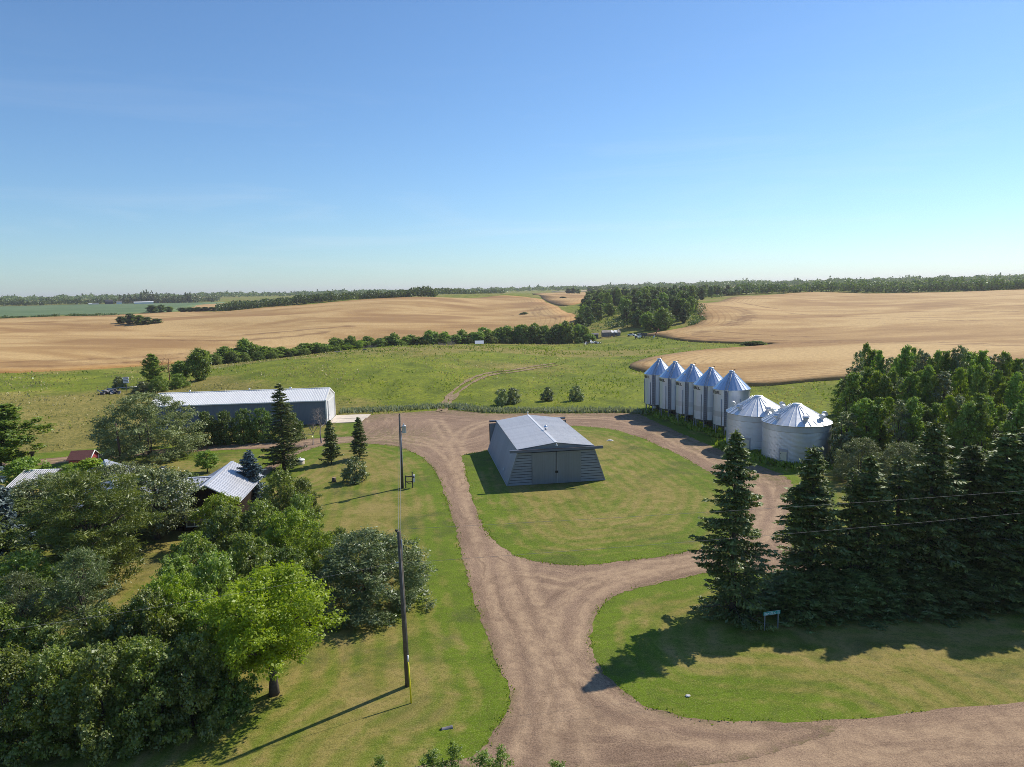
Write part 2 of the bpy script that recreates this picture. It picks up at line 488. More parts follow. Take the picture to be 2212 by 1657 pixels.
def grid_in(loop, res, seed=0, keep=0.55):
    lo, hi = loop.min(0), loop.max(0)
    gx, gy = np.meshgrid(np.arange(lo[0], hi[0], res), np.arange(lo[1], hi[1], res))
    q = np.stack([gx.ravel(), gy.ravel()], -1)
    q = q + np.random.default_rng(seed).uniform(-0.2, 0.2, q.shape) * res
    q = q[inside(q, loop)]
    return q[seg_dist(q, loop, True) > res * keep]
def sheet(name, loop, z, res, mat, attrs=None, skirt=0.0, extra=None, seed=0):
    q = grid_in(loop, res, seed)
    if extra is not None:
        e = extra[inside(extra, loop)]
        e = e[seg_dist(e, loop, True) > 0.2]
        q = np.concatenate([q, e])
    n = len(loop)
    vs = [Vector((float(a), float(b))) for a, b in np.concatenate([loop, q])]
    vo, eo, fo, *_ = delaunay_2d_cdt(vs, [(i, (i + 1) % n) for i in range(n)], [], 1, 1e-4)
    xy = np.array([(v.x, v.y) for v in vo])
    zz = terrain(xy[:, 0], xy[:, 1]) + z
    V = [(float(a), float(b), float(c)) for (a, b), c in zip(xy, zz)]
    F = [tuple(f) for f in fo]
    if skirt:
        cnt = {}
        for f in F:
            for a, b in zip(f, f[1:] + f[:1]):
                k = (min(a, b), max(a, b)); cnt[k] = cnt.get(k, 0) + 1
        low = {}
        def dn(i):
            if i not in low:
                low[i] = len(V); V.append((V[i][0], V[i][1], V[i][2] - skirt))
            return low[i]
        for (a, b), k in cnt.items():
            if k == 1: F.append((a, b, dn(b), dn(a)))
        xy = np.array([v[:2] for v in V])
    me = bpy.data.meshes.new(name)
    me.from_pydata(V, [], F)
    bm = bmesh.new(); bm.from_mesh(me)
    bmesh.ops.recalc_face_normals(bm, faces=bm.faces)
    up = sum(f.normal.z for f in bm.faces)
    if up < 0: bmesh.ops.reverse_faces(bm, faces=bm.faces)
    bm.to_mesh(me); bm.free()
    me.polygons.foreach_set('use_smooth', [True] * len(me.polygons))
    for an, fn in (attrs or {}).items():
        at_ = me.attributes.new(an, 'FLOAT', 'POINT')
        at_.data.foreach_set('value', np.asarray(fn(xy), np.float32))
    me.materials.append(mat)
    o = link(name, me)
    return tag(o, kind='structure')
def px(pts): return [flat(*p) for p in pts]

# the ground: one sheet to the horizon
rr = np.concatenate([np.linspace(0, 140, 15), np.linspace(150, 900, 110), np.geomspace(915, 15000, 60)])
na = 420
aa = np.concatenate([np.linspace(-1.0, 1.0, 300, endpoint=False), np.linspace(1.0, 2 * math.pi - 1.0, na - 300, endpoint=False)])
gx = rr[1:, None] * np.sin(aa)[None]; gy = rr[1:, None] * np.cos(aa)[None]
gz = terrain(gx, gy)
V = np.concatenate([[[0, 0, 0]], np.stack([gx, gy, gz], -1).reshape(-1, 3)])
F = [(0, 1 + (k + 1) % na, 1 + k) for k in range(na)]
for i in range(len(rr) - 2):
    for k in range(na):
        a, b = 1 + i * na + k, 1 + i * na + (k + 1) % na
        F.append((a, b, b + na, a + na))
DRY = [(150, 150, 48, 24, 1.1), (330, 190, 40, 18, 0.7), (800, 275, 75, 22, 1.0), (1050, 265, 45, 22, 0.6), (560, 235, 30, 14, 0.6), (1080, 205, 18, 10, 0.5), (850, 185, 45, 26, -0.7), (1180, 165, 45, 24, -1.0), (1400, 315, 70, 18, -0.8), (120, 215, 60, 20, -1.0), (1730, 140, 26, 30, -1.2), (1330, 235, 40, 22, -0.7)]
def dry_at(x, y):
    o = np.zeros(np.shape(x))
    for px_, d_, rx_, ry_, k_ in DRY:
        b_ = bearing(px_, 640, d_)
        c_, s_ = b_[0] / d_, b_[1] / d_
        u_ = (x - b_[0]) * s_ - (y - b_[1]) * c_; v_ = (x - b_[0]) * c_ + (y - b_[1]) * s_
        o = o + k_ * np.exp(-(u_ / rx_) ** 2 - (v_ / ry_) ** 2)
    return o
me = bpy.data.meshes.new('ground')
me.from_pydata(V.tolist(), [], F)
me.polygons.foreach_set('use_smooth', [True] * len(F))
me.materials.append(M_MEADOW)
da_ = me.attributes.new('dry', 'FLOAT', 'POINT'); da_.data.foreach_set('value', dry_at(V[:, 0], V[:, 1]).astype(np.float32))
tag(link('ground', me), kind='structure')

GRAVEL_PX = [(960,1657),(1020,1632),(1070,1575),(1095,1530),(1097,1505),(1085,1455),(1062,1405),(1043,1345),(1014,1265),(990,1165),(968,1090),(948,1037),
 (928,1003),(902,982),(870,968),(835,962),(800,959),(748,957),(703,962),(675,969),(640,983),(606,1003),(570,1030),(548,1028),(585,1002),(620,981),(645,969),(560,970),(450,974),(300,986),(150,999),(30,1010),(-150,1026),
 (-150,1012),(30,997),(150,986),(300,974),(450,963),(560,956),(650,949),(738,944),(765,939),(778,922),(782,905),(800,897),(850,893),(900,890),(960,886),(1000,888),(1060,893),
 (1140,893),(1250,893),(1340,892),(1380,895),(1400,904),(1440,922),(1480,940),(1540,965),(1600,990),(1650,1010),(1700,1032),(1714,1060),(1708,1100),(1698,1140),(1710,1180),
 (1770,1207),(1850,1222),(1950,1228),(2100,1230),(2260,1230),(2260,1258),(2100,1260),(1950,1260),(1850,1257),(1760,1250),(1650,1240),(1560,1238),(1500,1243),(1400,1265),
 (1340,1283),(1300,1310),(1282,1340),(1276,1375),(1290,1430),(1330,1483),(1400,1525),(1500,1550),(1580,1560),(1740,1563),(1800,1580),(1500,1657)]
ISLAND_PX = [(1000,985),(1003,1010),(1012,1050),(1030,1110),(1050,1150),(1080,1180),(1120,1203),(1180,1217),(1250,1221),(1330,1214),(1420,1203),(1500,1190),(1550,1176),
 (1585,1150),(1605,1110),(1608,1080),(1590,1055),(1546,1028),(1500,1003),(1460,980),(1420,962),(1380,945),(1330,930),(1270,922),(1220,921),(1190,928),(1100,960),(1057,972),(1030,978)]
gravel_loop = smooth_loop(px(GRAVEL_PX), 0.3, True, 0.20, 11)
island_loop = smooth_loop(px(ISLAND_PX), 0.3, True, 0.20, 21)
lawn_loop = smooth_loop([(-120, 16.0), (-60, 23.0), (0, 30.0), (40, 35.0), (75, 39.0)] + px([(2300,1100),(1900,1050),(1790,1022),(1700,1022),(1560,962),(1400,893),(780,897),(720,915),(700,921),(640,929),(560,940),(420,954),(300,962),(150,972),(30,984),(-200,1003)]), 1.2, True, 0.1, 31)
road_n = np.array([(x, 33.3 + 0.118 * x) for x in np.arange(-170, 171, 0.6)])
road_n[:, 1] += vnoise(road_n[:, 0] / 1.1, road_n[:, 0] * 0, 5) * 0.3 + vnoise(road_n[:, 0] / 4, road_n[:, 0] * 0, 6) * 0.3
_k = np.clip((-2.0 - road_n[:, 0]) / 7.0, 0, 1); road_n[:, 1] -= 1.3 * _k * _k * (3 - 2 * _k)
road_s = np.array([(x, 24.6 + 0.118 * x) for x in np.arange(170, -171, -1.5)])
road_loop = np.concatenate([road_n, road_s])
TRACKS = [smooth_loop(px(q), 0.6, False) for q in (
 [(1150,1640),(1165,1560),(1150,1480),(1125,1400),(1090,1300),(1062,1210),(1030,1110),(1000,1030),(970,985),(930,955),(880,945),(800,948)],
 [(1230,1640),(1215,1540),(1195,1450),(1165,1370),(1128,1280),(1098,1195),(1060,1110),(1025,1030),(990,975),(965,940),(940,905)],
 [(1030,1080),(1000,1010),(985,965),(1000,935),(1040,915),(1110,905),(1200,902),(1320,905),(1400,925),(1480,962),(1560,1000),(1630,1035),(1660,1075),(1655,1130),(1600,1185),(1500,1218),(1400,1235),(1300,1262),(1240,1310),(1215,1400)],
 [(1640,1590),(1500,1585),(1380,1565),(1300,1530),(1240,1480),(1200,1420)],
 [(1150,1250),(1220,1262),(1320,1242),(1420,1222),(1520,1208)],
 [(20,1003),(150,992),(300,979),(450,967),(560,962),(650,957),(760,950),(850,950),(950,965)])]
ROAD_TRACKS = [np.array([(x, k + 0.118 * x) for x in np.arange(-170, 171, 4.0)]) for k in (26.4, 28.0, 30.2, 31.7)]
def offset(l_, k_):
    d_ = np.gradient(l_, axis=0); n_ = np.stack([-d_[:, 1], d_[:, 0]], -1) / (np.linalg.norm(d_, axis=1)[:, None] + 1e-9)
    return l_ + n_ * k_
WHEELS = [offset(l_, k_) for l_ in TRACKS for k_ in (-0.85, 0.85)]
def track_attr(lines, w):
    def f(q):
        d = np.min([seg_dist(q, l) for l in lines], 0)
        return np.exp(-(d / w) ** 2)
    return f
RUTS = [smooth_loop(px(q), 0.5, False) for q in (
 [(1180,1657),(1250,1600),(1330,1560),(1450,1560),(1600,1580),(1750,1590)],[(1130,1657),(1220,1580),(1300,1545),(1400,1550),(1550,1568)],
 [(1300,1650),(1400,1600),(1520,1590),(1650,1600)],[(1060,1600),(1110,1560),(1140,1490),(1120,1410)])]
soil_top = np.array(px([(782,905),(850,893),(960,886),(1060,893),(1250,893),(1340,892),(1400,904),(1480,940),(1600,990),(1700,1032)]))
island_line = island_loop
def weed_attr(q):
    d = seg_dist(q, soil_top)
    e = seg_dist(q, gravel_loop, True)
    near = np.clip(1 - d / 5.5, 0, 1) * 0.95
    hub = np.exp(-((q[:, 0] + 21) ** 2 + (q[:, 1] - 113) ** 2) / 60) * 0.8
    band = np.exp(-((seg_dist(q, smooth_loop(px([(560,962),(450,968),(300,980),(150,993),(30,1004)]), 2, False)) / 0.35) ** 2)) * 0.9
    return np.clip(np.maximum(np.maximum(near, hub), band) + np.clip(1 - e / 0.5, 0, 1) * 0.55, 0, 1)
gedge = np.concatenate([gravel_loop[:: 3]])
o = sheet('lawn', lawn_loop, 0.006, 1.3, M_LAWN, {'edge': lambda q: seg_dist(q, gedge, True)}, seed=3)
rd_attr = {'track': track_attr(ROAD_TRACKS, 0.75), 'weed': lambda q: q[:, 0] * 0, 'rut': lambda q: q[:, 0] * 0, 'edge': lambda q: q[:, 1] - 0.118 * q[:, 0]}
sheet('gravel_road', road_loop, 0.012, 0.9, M_GRAVEL, rd_attr, seed=4)
def ribbon(pts, w):
    l_ = smooth_loop(pts, 1.0, False)
    d_ = np.gradient(l_, axis=0); n_ = np.stack([-d_[:, 1], d_[:, 0]], -1) / np.linalg.norm(d_, axis=1)[:, None]
    k_ = (w / 2 + vnoise(l_[:, 0] / 2.5, l_[:, 1] / 2.5, 3) * w * 0.7)[:, None]
    return np.concatenate([l_ + n_ * k_, (l_ - n_ * k_)[::-1]])
for q_ in ([(948, 889), (966, 864), (988, 847), (1028, 827), (1066, 815), (1105, 809), (1150, 799), (1200, 789)], [(956, 891), (975, 867), (998, 850), (1036, 831), (1070, 819), (1108, 813), (1155, 803), (1205, 793)]):
    sheet('meadow_track', ribbon(px(q_), 1.0), 0.10, 0.8, M_GRAVEL, {'track': lambda q: q[:, 0] * 0 + 0.5, 'weed': lambda q: q[:, 0] * 0 + 0.85, 'rut': lambda q: q[:, 0] * 0, 'edge': lambda q: q[:, 0]}, seed=9)
sheet('gravel_driveway', gravel_loop, 0.020, 0.48, M_GRAVEL, {'track': track_attr(WHEELS, 0.45), 'weed': weed_attr, 'rut': track_attr(RUTS, 0.5), 'edge': lambda q: np.minimum(seg_dist(q, gravel_loop[::3], True), seg_dist(q, island_loop[::3], True))}, seed=5)
sheet('lawn', island_loop, 0.030, 0.9, M_LAWN, {'edge': lambda q: seg_dist(q, island_line[::3], True)}, seed=6)

# the fields
def od(pts): return [out(x, d)[:2] for x, d in pts]
WHEAT_L = od([(-700,235),(-300,235),(0,245),(200,260),(310,276),(400,290),(500,303),(600,318),(700,334),(800,348),(900,360),(1000,370),(1100,378),(1180,388),(1232,410),(1243,450),(1240,490),(1215,560),(1200,640),
 (1180,700),(1160,790),(1080,815),(1000,770),(900,735),(800,722),(700,712),(600,712),(480,735),(370,790),(280,770),(200,735),(0,722),(-300,705),(-700,700)])
WHEAT_R = od([(1362,214),(1368,204),(1400,195),(1470,180),(1620,168),(1760,173),(1850,176),(2000,185),(2300,195),(2800,195),(2800,800),(2500,805),(2211,805),(2000,805),(1800,805),(1700,785),(1600,705),
 (1555,560),(1490,505),(1500,470),(1512,410),(1492,377),(1440,362),(1392,357),(1420,340),(1480,312),(1560,298),(1662,291),(1655,281),(1540,266),(1450,247),(1395,232)])
WHEAT_F = od([(1190,690),(1225,640),(1262,700),(1280,900),(1300,1200),(1280,1330),(1180,1300),(1150,1000),(1165,850)])
WHEAT_B = od([(470,790),(560,860),(640,950),(560,1150),(470,1250),(400,1050),(385,850)])
CANOLA = od([(-700,760),(-300,760),(0,760),(200,775),(330,810),(400,880),(430,1100),(475,1480),(250,1520),(0,1500),(-300,1480),(-700,1450)])
TRAM = [smooth_loop(od(q), 6, False) for q in ([(1560,372),(1590,400),(1610,440),(1575,500)],[(1580,372),(1612,402),(1628,442),(1590,500)],
  [(1490,318),(1700,292),(1900,282),(2211,262)],[(1500,326),(1700,300),(1900,290),(2211,270)],[(1700,440),(1850,430),(2100,400)],[(1710,470),(1850,455),(2100,430)],[(1500,330),(1530,345),(1640,330),(1800,318)],
  [(1600,555),(1700,520),(1900,500),(2200,480)])]
TRAM_L = [smooth_loop(od(q), 6, False) for q in ([(1160,640),(1150,560),(1180,500),(1200,470)],[(1172,640),(1164,560),(1190,505),(1212,480)],[(1100,560),(1150,530)],[(0,262),(200,275),(400,310),(600,350)],[(0,285),(300,310),(550,360)],
  [(300,420),(500,400),(700,420)],[(330,470),(520,440),(760,450)])]
for nm, lp, res, mt, st, trm in (('wheat_field', WHEAT_L, 9, M_WHEAT, 3, TRAM_L), ('wheat_field', WHEAT_R, 7, M_WHEAT, 2, TRAM), ('wheat_field', WHEAT_F, 14, M_WHEAT, 6, TRAM_L),
                        ('wheat_field', WHEAT_B, 14, M_WHEAT, 6, TRAM_L), ('crop_field', CANOLA, 22, M_CANOLA, 9, TRAM_L)):
    lp = smooth_loop(lp, st, True, 0.25, 41)
    ex = np.concatenate([t[:, :2] + np.array(s) for t in trm for s in ((0, 0), (1.6, 0.8), (-1.6, -0.8))]) if mt is M_WHEAT and res < 10 else None
    sheet(nm, lp, 0.55, res, mt, {'edge': lambda q, lp=lp: seg_dist(q, lp, True), 'track': track_attr(trm, 1.1)}, skirt=1.2, extra=ex, seed=7)
for i, lp in enumerate(([(-200,1800),(130,1750),(260,1900),(150,2100),(-200,2100)], [(715,1500),(770,1480),(800,1700),(730,1700)], [(395,2100),(430,2060),(445,2250),(400,2250)], [(1195,1500),(1310,1480),(1330,1800),(1220,1800)])):
    sheet('stubble_field' if i else 'crop_field', smooth_loop(od(lp), 15, True, 0.3, 51 + i), 1.0, 30, M_STUBBLE if i else M_CANOLA, {'edge': lambda q: q[:, 0] * 0 + 50}, skirt=2.0, seed=8)
# ------------------------------------------------------------------ building materials
def mat_metal(name, col, rough, metal, var=0.08, streak=0.0, scale=1.5):
    t = NT(name); p = t.objpos()
    f = t.noise(p, scale, 4, 0.6)
    g = t.noise(t.scaled(p, (3.0, 3.0, 0.25)), 1.2, 4, 0.6)
    k = t.math('ADD', t.math('MULTIPLY', f, 0.6), t.math('MULTIPLY', g, 0.4))
    k = t.math('ADD', k, t.math('MULTIPLY', t.math('SUBTRACT', t.rnd(), 0.5), 0.25))
    c = t.ramp(k, [(0.3, tuple(x * (1 - var) for x in col)), (0.7, tuple(min(1, x * (1 + var)) for x in col))])
    if streak:
        c = t.mix(t.math('MULTIPLY', t.ramp(g, [(0.58, 0.0), (0.75, 1.0)]), streak), c, (0.20, 0.15, 0.11))
    r = t.ramp(f, [(0.3, rough * 0.85), (0.7, min(1, rough * 1.15))])
    return t.pbr(c, r, metal, None, 0.5)
M_GALV = mat_metal('galvanised wall', (0.56, 0.58, 0.62), 0.42, 0.75, 0.08, 0.06)
M_GALV_M = mat_metal('dull zinc band', (0.46, 0.48, 0.52), 0.48, 0.7, 0.08)
M_GALV_SHADE = mat_metal('shaded zinc', (0.17, 0.18, 0.21), 0.55, 0.5, 0.1)  # zinc colour darkened to stand for the shade behind the ladders
M_GALV_R = mat_metal('galvanised roof', (0.72, 0.76, 0.82), 0.24, 1.0, 0.06)
M_GALV_D = mat_metal('weathered zinc', (0.36, 0.38, 0.42), 0.55, 0.6, 0.1)
M_BIN_R = mat_metal('bin roof zinc', (0.74, 0.76, 0.78), 0.42, 0.65, 0.06)
M_BARN_R = mat_metal('barn roof steel', (0.72, 0.715, 0.72), 0.45, 0.25, 0.08, 0.05)
M_BARN_W = mat_metal('barn side steel', (0.42, 0.44, 0.49), 0.5, 0.55, 0.08)
M_BOARD = mat_metal('grey barn board', (0.27, 0.28, 0.29), 0.6, 0.15, 0.12)
M_DOOR = mat_metal('grey door steel', (0.24, 0.255, 0.265), 0.55, 0.2, 0.1)
M_BEAM = mat_metal('dark door track', (0.13, 0.15, 0.20), 0.5, 0.3, 0.1)
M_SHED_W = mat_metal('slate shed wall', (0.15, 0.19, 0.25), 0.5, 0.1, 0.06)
M_SHED_R = mat_metal('white shed roof', (0.80, 0.80, 0.79), 0.45, 0.1, 0.05)
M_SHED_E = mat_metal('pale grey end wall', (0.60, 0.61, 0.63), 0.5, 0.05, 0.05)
M_TRIM = plain('white trim', (0.75, 0.75, 0.75), 0.5, 0, 0.05)
M_CREAM = plain('cream door', (0.62, 0.58, 0.44), 0.5, 0, 0.08)
M_BLACK = plain('black paint', (0.012, 0.014, 0.014), 0.5, 0, 0.2)
M_DARK = plain('dark steel', (0.055, 0.057, 0.062), 0.6, 0.2, 0.2)
M_POLE = plain('weathered pole', (0.110, 0.095, 0.075), 0.85, 0, 0.3, 6)
M_POST = plain('brown post', (0.10, 0.062, 0.042), 0.85, 0, 0.25, 6)
M_WIRE = plain('aluminium wire', (0.24, 0.24, 0.25), 0.6, 0.2, 0.05)
M_YELLOW = plain('yellow guard', (0.72, 0.62, 0.02), 0.45, 0, 0.06)
M_CONC = plain('concrete', (0.60, 0.52, 0.43), 0.85, 0, 0.10, 1.2)
M_STONE = plain('pale stone', (0.62, 0.60, 0.56), 0.8, 0, 0.12, 4)
M_HOUSE_R = mat_metal('house roof steel', (0.60, 0.61, 0.65), 0.4, 0.35, 0.05)
M_CARP = mat_metal('carport steel', (0.16, 0.155, 0.175), 0.5, 0.2, 0.06)
M_BROWN = plain('dark brown siding', (0.026, 0.018, 0.014), 0.9, 0, 0.2, 2, 0.1)
M_REDW = plain('red shed siding', (0.33, 0.055, 0.06), 0.7, 0, 0.15, 3)
M_REDR = plain('red brown shingles', (0.135, 0.052, 0.045), 0.85, 0, 0.25, 8)
M_WOODL = plain('bare timber', (0.34, 0.25, 0.17), 0.8, 0, 0.2, 5)
M_OLDW = plain('old grey timber', (0.19, 0.18, 0.19), 0.9, 0, 0.35, 2)
M_GLASS = plain('window glass', (0.10, 0.11, 0.10), 0.15, 0, 0.3, 1, 0.6)
M_SIGN = plain('green sign', (0.0, 0.30, 0.26), 0.4, 0, 0.06)
M_SIGNT = plain('white lettering', (0.75, 0.78, 0.78), 0.5, 0, 0.03)
M_TRUCK = plain('white truck paint', (0.78, 0.78, 0.78), 0.35, 0, 0.05)
M_TYRE = plain('tyre rubber', (0.02, 0.02, 0.02), 0.9, 0, 0.2)
M_BARK = plain('bark', (0.085, 0.068, 0.055), 0.9, 0, 0.35, 5)
M_BARKG = plain('grey dead wood', (0.24, 0.21, 0.20), 0.9, 0, 0.25, 5)
M_RUST = plain('rusty red twigs', (0.22, 0.10, 0.055), 0.9, 0, 0.3, 5)

def ribbed(w, a, b, th, ribs, rib_w=0.05, rib_h=0.03):
    """sheet of width w along x, from point a to point b in the y,z plane, ribs on its outer side"""
    m_ = MB()
    a, b = np.array(a, float), np.array(b, float)
    d = (b - a) / np.linalg.norm(b - a)
    n = np.array([-d[1], d[0]])
    def slab(x0, x1, n0, n1):
        p = [(a + n * n0, a + n * n1), (b + n * n0, b + n * n1)]
        c = lambda x, q: (x, q[0], q[1])
        m_.hexa([c(x0, p[0][0]), c(x1, p[0][0]), c(x1, p[1][0]), c(x0, p[1][0]), c(x0, p[0][1]), c(x1, p[0][1]), c(x1, p[1][1]), c(x0, p[1][1])])
    slab(-w / 2 + 0.003, w / 2 - 0.003, 0, th)
    for r in ribs: slab(r - rib_w / 2, r + rib_w / 2, th * 0.5, th + rib_h)
    return m_

# ------------------------------------------------------------------ the slant-sided barn
barn = empty('slant_sided_barn', (5.13, 83.65, 0.03), R(8.31), 'grey steel barn with slanted walls and low gable roof on the lawn island', 'barn')
BW, EW, EZ, PZ, BL = 6.07, 4.62, 4.34, 4.98, 20.0
nS = 22; sw = BL / nS
side = ribbed(sw, (0, 0.0), (BW - EW, EZ), 0.03, (-0.3, 0.0, 0.3))     # local x = along barn
me_l = side.mesh('wall_sheet', M_BARN_W)
roofm = ribbed(sw, (0, EZ), (EW + 0.12, PZ + 0.02), 0.03, (-0.3, 0.0, 0.3), 0.06, 0.03).mesh('roof_sheet', M_BARN_R)
for i in range(nS):
    y = sw * (i + 0.5)
    link('wall_sheet', me_l, barn, (-BW, y, 0), (0, 0, R(-90)))
    link('wall_sheet', me_l, barn, (BW, y, 0), (0, 0, R(90)))
    link('roof_sheet', roofm, barn, (-EW - 0.12, y, 0), (0, 0, R(-90)))
    link('roof_sheet', roofm, barn, (EW + 0.12, y, 0), (0, 0, R(90)))
MB().box((0, BL / 2, PZ + 0.055), (0.30, BL + 0.1, 0.04)).build('ridge_cap', M_BARN_R, barn)
# rear end wall, plain, and the front gable
MB().prism([(-BW + 0.05, 0), (BW - 0.05, 0), (EW - 0.05, EZ - 0.02), (0, PZ - 0.03), (-EW + 0.05, EZ - 0.02)], BL - 0.08, BL - 0.02).build('rear_wall', M_BOARD, barn)
MB().prism([(-EW + 0.1, EZ - 0.05), (EW - 0.1, EZ - 0.05), (0, PZ - 0.03)], 0.02, 0.08).build('gable_panel', M_DOOR, barn)
MB().prism([(-EW - 0.1, EZ - 0.02), (0, PZ - 0.03), (EW + 0.1, EZ - 0.02), (EW + 0.1, EZ + 0.05), (0, PZ + 0.04), (-EW - 0.1, EZ + 0.05)], -0.05, 0.015).build('rake_trim', M_BEAM, barn)
nb = 13
for s in (-1, 1):
    for i in range(nb):
        z0, z1 = 0.02 + i * 4.28 / nb, 0.02 + (i + 1) * 4.28 / nb - 0.02
        xo0, xo1 = BW - (BW - EW) * z0 / EZ - 0.03, BW - (BW - EW) * z1 / EZ - 0.03
        zt = z1 - 0.045
        xt = BW - (BW - EW) * zt / EZ - 0.03
        b_ = MB()
        A = [(3.03, z0), (xo0, z0), (xt, zt), (3.03, zt)]
        f0, f1 = -0.03, 0.06
        v = [(s * x, f0 if k < 2 else f0 + 0.035, z) for k, (x, z) in enumerate(A)] + [(s * x, f1, z) for x, z in A]
        b_.hexa([v[0], v[1], v[5], v[4], v[3], v[2], v[6], v[7]])
        b_.build('siding_board', M_BOARD, barn)
    MB().hexa([(s * (BW - 0.12), -0.06, 0), (s * (BW + 0.02), -0.06, 0), (s * (BW + 0.02), 0.06, 0), (s * (BW - 0.12), 0.06, 0),
               (s * (EW - 0.12), -0.06, EZ), (s * (EW + 0.02), -0.06, EZ), (s * (EW + 0.02), 0.06, EZ), (s * (EW - 0.12), 0.06, EZ)]).build('corner_trim', M_BOARD, barn)
    MB().box((s * 3.0, -0.05, 1.97), (0.06, 0.05, 3.9)).build('door_jamb', M_BOARD, barn)
backing = MB().prism([(-BW + 0.15, 0), (BW - 0.15, 0), (EW - 0.15, EZ - 0.1), (-EW + 0.15, EZ - 0.1)], 0.09, 0.12).build('front_wall_lining', M_DARK, barn)
for s in (-1, 1):
    d_ = MB().box((s * 1.49, -0.10, 1.97), (2.94, 0.05, 3.88)).build('sliding_door', M_DOOR, barn)
    for k in range(13):
        MB().box((s * 1.49 - 1.38 + k * 0.23, -0.137, 1.97), (0.05, 0.022, 3.86)).build('rib', M_DOOR, d_)
    MB().box((s * 0.06, -0.15, 1.97), (0.05, 0.03, 3.86)).build('edge_strip', M_GALV_D, d_)
    MB().box((s * 0.10, -0.175, 1.45), (0.16, 0.02, 0.28)).build('hasp', M_BLACK, d_)
for yy, nm in ((-0.27, 'front_track'), (BL + 0.27, 'rear_track')):
    sg = -1 if yy < 0 else 1
    tr = MB().box((0, yy, 4.32), (11.4, 0.34, 0.06)).build('track_hood', M_BEAM, barn)
    MB().box((0, yy + sg * 0.18, 4.20), (11.4, 0.025, 0.26)).build('hood_lip', M_BEAM, tr)
    MB().box((0, yy + sg * 0.19, 4.36), (11.42, 0.03, 0.03)).build('lip_edge', M_POST, tr)
for s in (-1, 1):
    d_ = MB().box((s * 4.30, BL + 0.2, 2.0), (2.9, 0.05, 3.9)).build('sliding_door', M_DOOR, barn)
    for k in range(10): MB().box((s * 4.30 - 1.35 + k * 0.3, BL + 0.165, 2.0), (0.05, 0.02, 3.88)).build('rib', M_DOOR, d_)
    MB().box((s * 5.73, BL + 0.17, 2.0), (0.06, 0.06, 3.9)).build('edge_strip', M_BLACK, d_)
MB().prism([(-2.9, 0.02), (2.9, 0.02), (2.9, 4.0), (-2.9, 4.0)], BL + 0.0, BL + 0.03).build('rear_opening_lining', M_DARK, barn)
v_ = MB().lathe([(0.13, 0), (0.13, 0.28), (0.16, 0.30)], 14).build('roof_ventilator', M_GALV_D, barn, (0.30, 7.9, PZ - 0.03))
MB().lathe([(0.10, 0.28), (0.22, 0.33), (0.27, 0.45), (0.24, 0.58), (0.12, 0.66), (0.0, 0.68)], 14).build('turbine_head', M_GALV_R, v_)
v_ = MB().tube([(0, 0.03, 4.93), (0, -0.16, 4.95), (0, -0.30, 4.86)], 0.025, 6).build('yard_lamp', M_TRIM, barn)
MB().lathe([(0.03, 0.02), (0.06, -0.04), (0.14, -0.14), (0.13, -0.16)], 12).build('lamp_shade', M_TRIM, v_, (0, -0.30, 4.86))
v_ = MB().tube([(0, BL + 0.05, 4.95), (0, BL + 0.1, 5.22)], 0.03, 6).build('rear_lamp', M_TRIM, barn)
MB().lathe([(0.0, 0.10), (0.10, 0.04), (0.11, -0.04), (0, -0.1)], 10).build('lamp_shade', M_TRIM, v_, (0, BL + 0.1, 5.28))
MB().box((-5.9, 4.0, 1.1), (0.12, 0.35, 0.25), 0, R(-18)).build('wall_vent', M_TRIM, barn)
for s in (-1, 1): MB().box((s * (BW + 0.01), BL / 2, 0.06), (0.05, BL, 0.10)).build('base_trim', M_GALV, barn)

# ------------------------------------------------------------------ the long shed
SRZ = R(5.0)
sx_, sy_ = np.array([math.cos(SRZ), math.sin(SRZ)]), np.array([-math.sin(SRZ), math.cos(SRZ)])
SL, SW, SE, SPZ = 30.6, 9.6, 4.40, 6.05
fr = np.array([-33.7, 126.9])
sc = fr - sx_ * SL / 2 + sy_ * SW / 2
shed = empty('long_storage_shed', (sc[0], sc[1], 0.02), SRZ, 'long steel storage shed with white roof and slate blue walls', 'shed')
ns_ = 34; w_ = SL / ns_
wallm = ribbed(w_, (0, 0.1), (0, SE), 0.03, (-0.36, -0.12, 0.12, 0.36), 0.04, 0.025).mesh('wall_sheet', M_SHED_W)
roofs = ribbed(w_, (0, SE), (SW / 2 + 0.3, SPZ), 0.035, (-0.3, 0.0, 0.3), 0.07, 0.035).mesh('roof_sheet', M_SHED_R)
for i in range(ns_):
    x = -SL / 2 + w_ * (i + 0.5)
    link('wall_sheet', wallm, shed, (x, -SW / 2 + 0.03, 0))
    link('wall_sheet', wallm, shed, (x, SW / 2 - 0.03, 0), (0, 0, R(180)))
    link('roof_sheet', roofs, shed, (x, -SW / 2 - 0.3, 0))
    link('roof_sheet', roofs, shed, (x, SW / 2 + 0.3, 0), (0, 0, R(180)))
gab = [(-SW / 2 + 0.04, 0), (SW / 2 - 0.04, 0), (SW / 2 - 0.04, SE), (0, SPZ - 0.05), (-SW / 2 + 0.04, SE)]
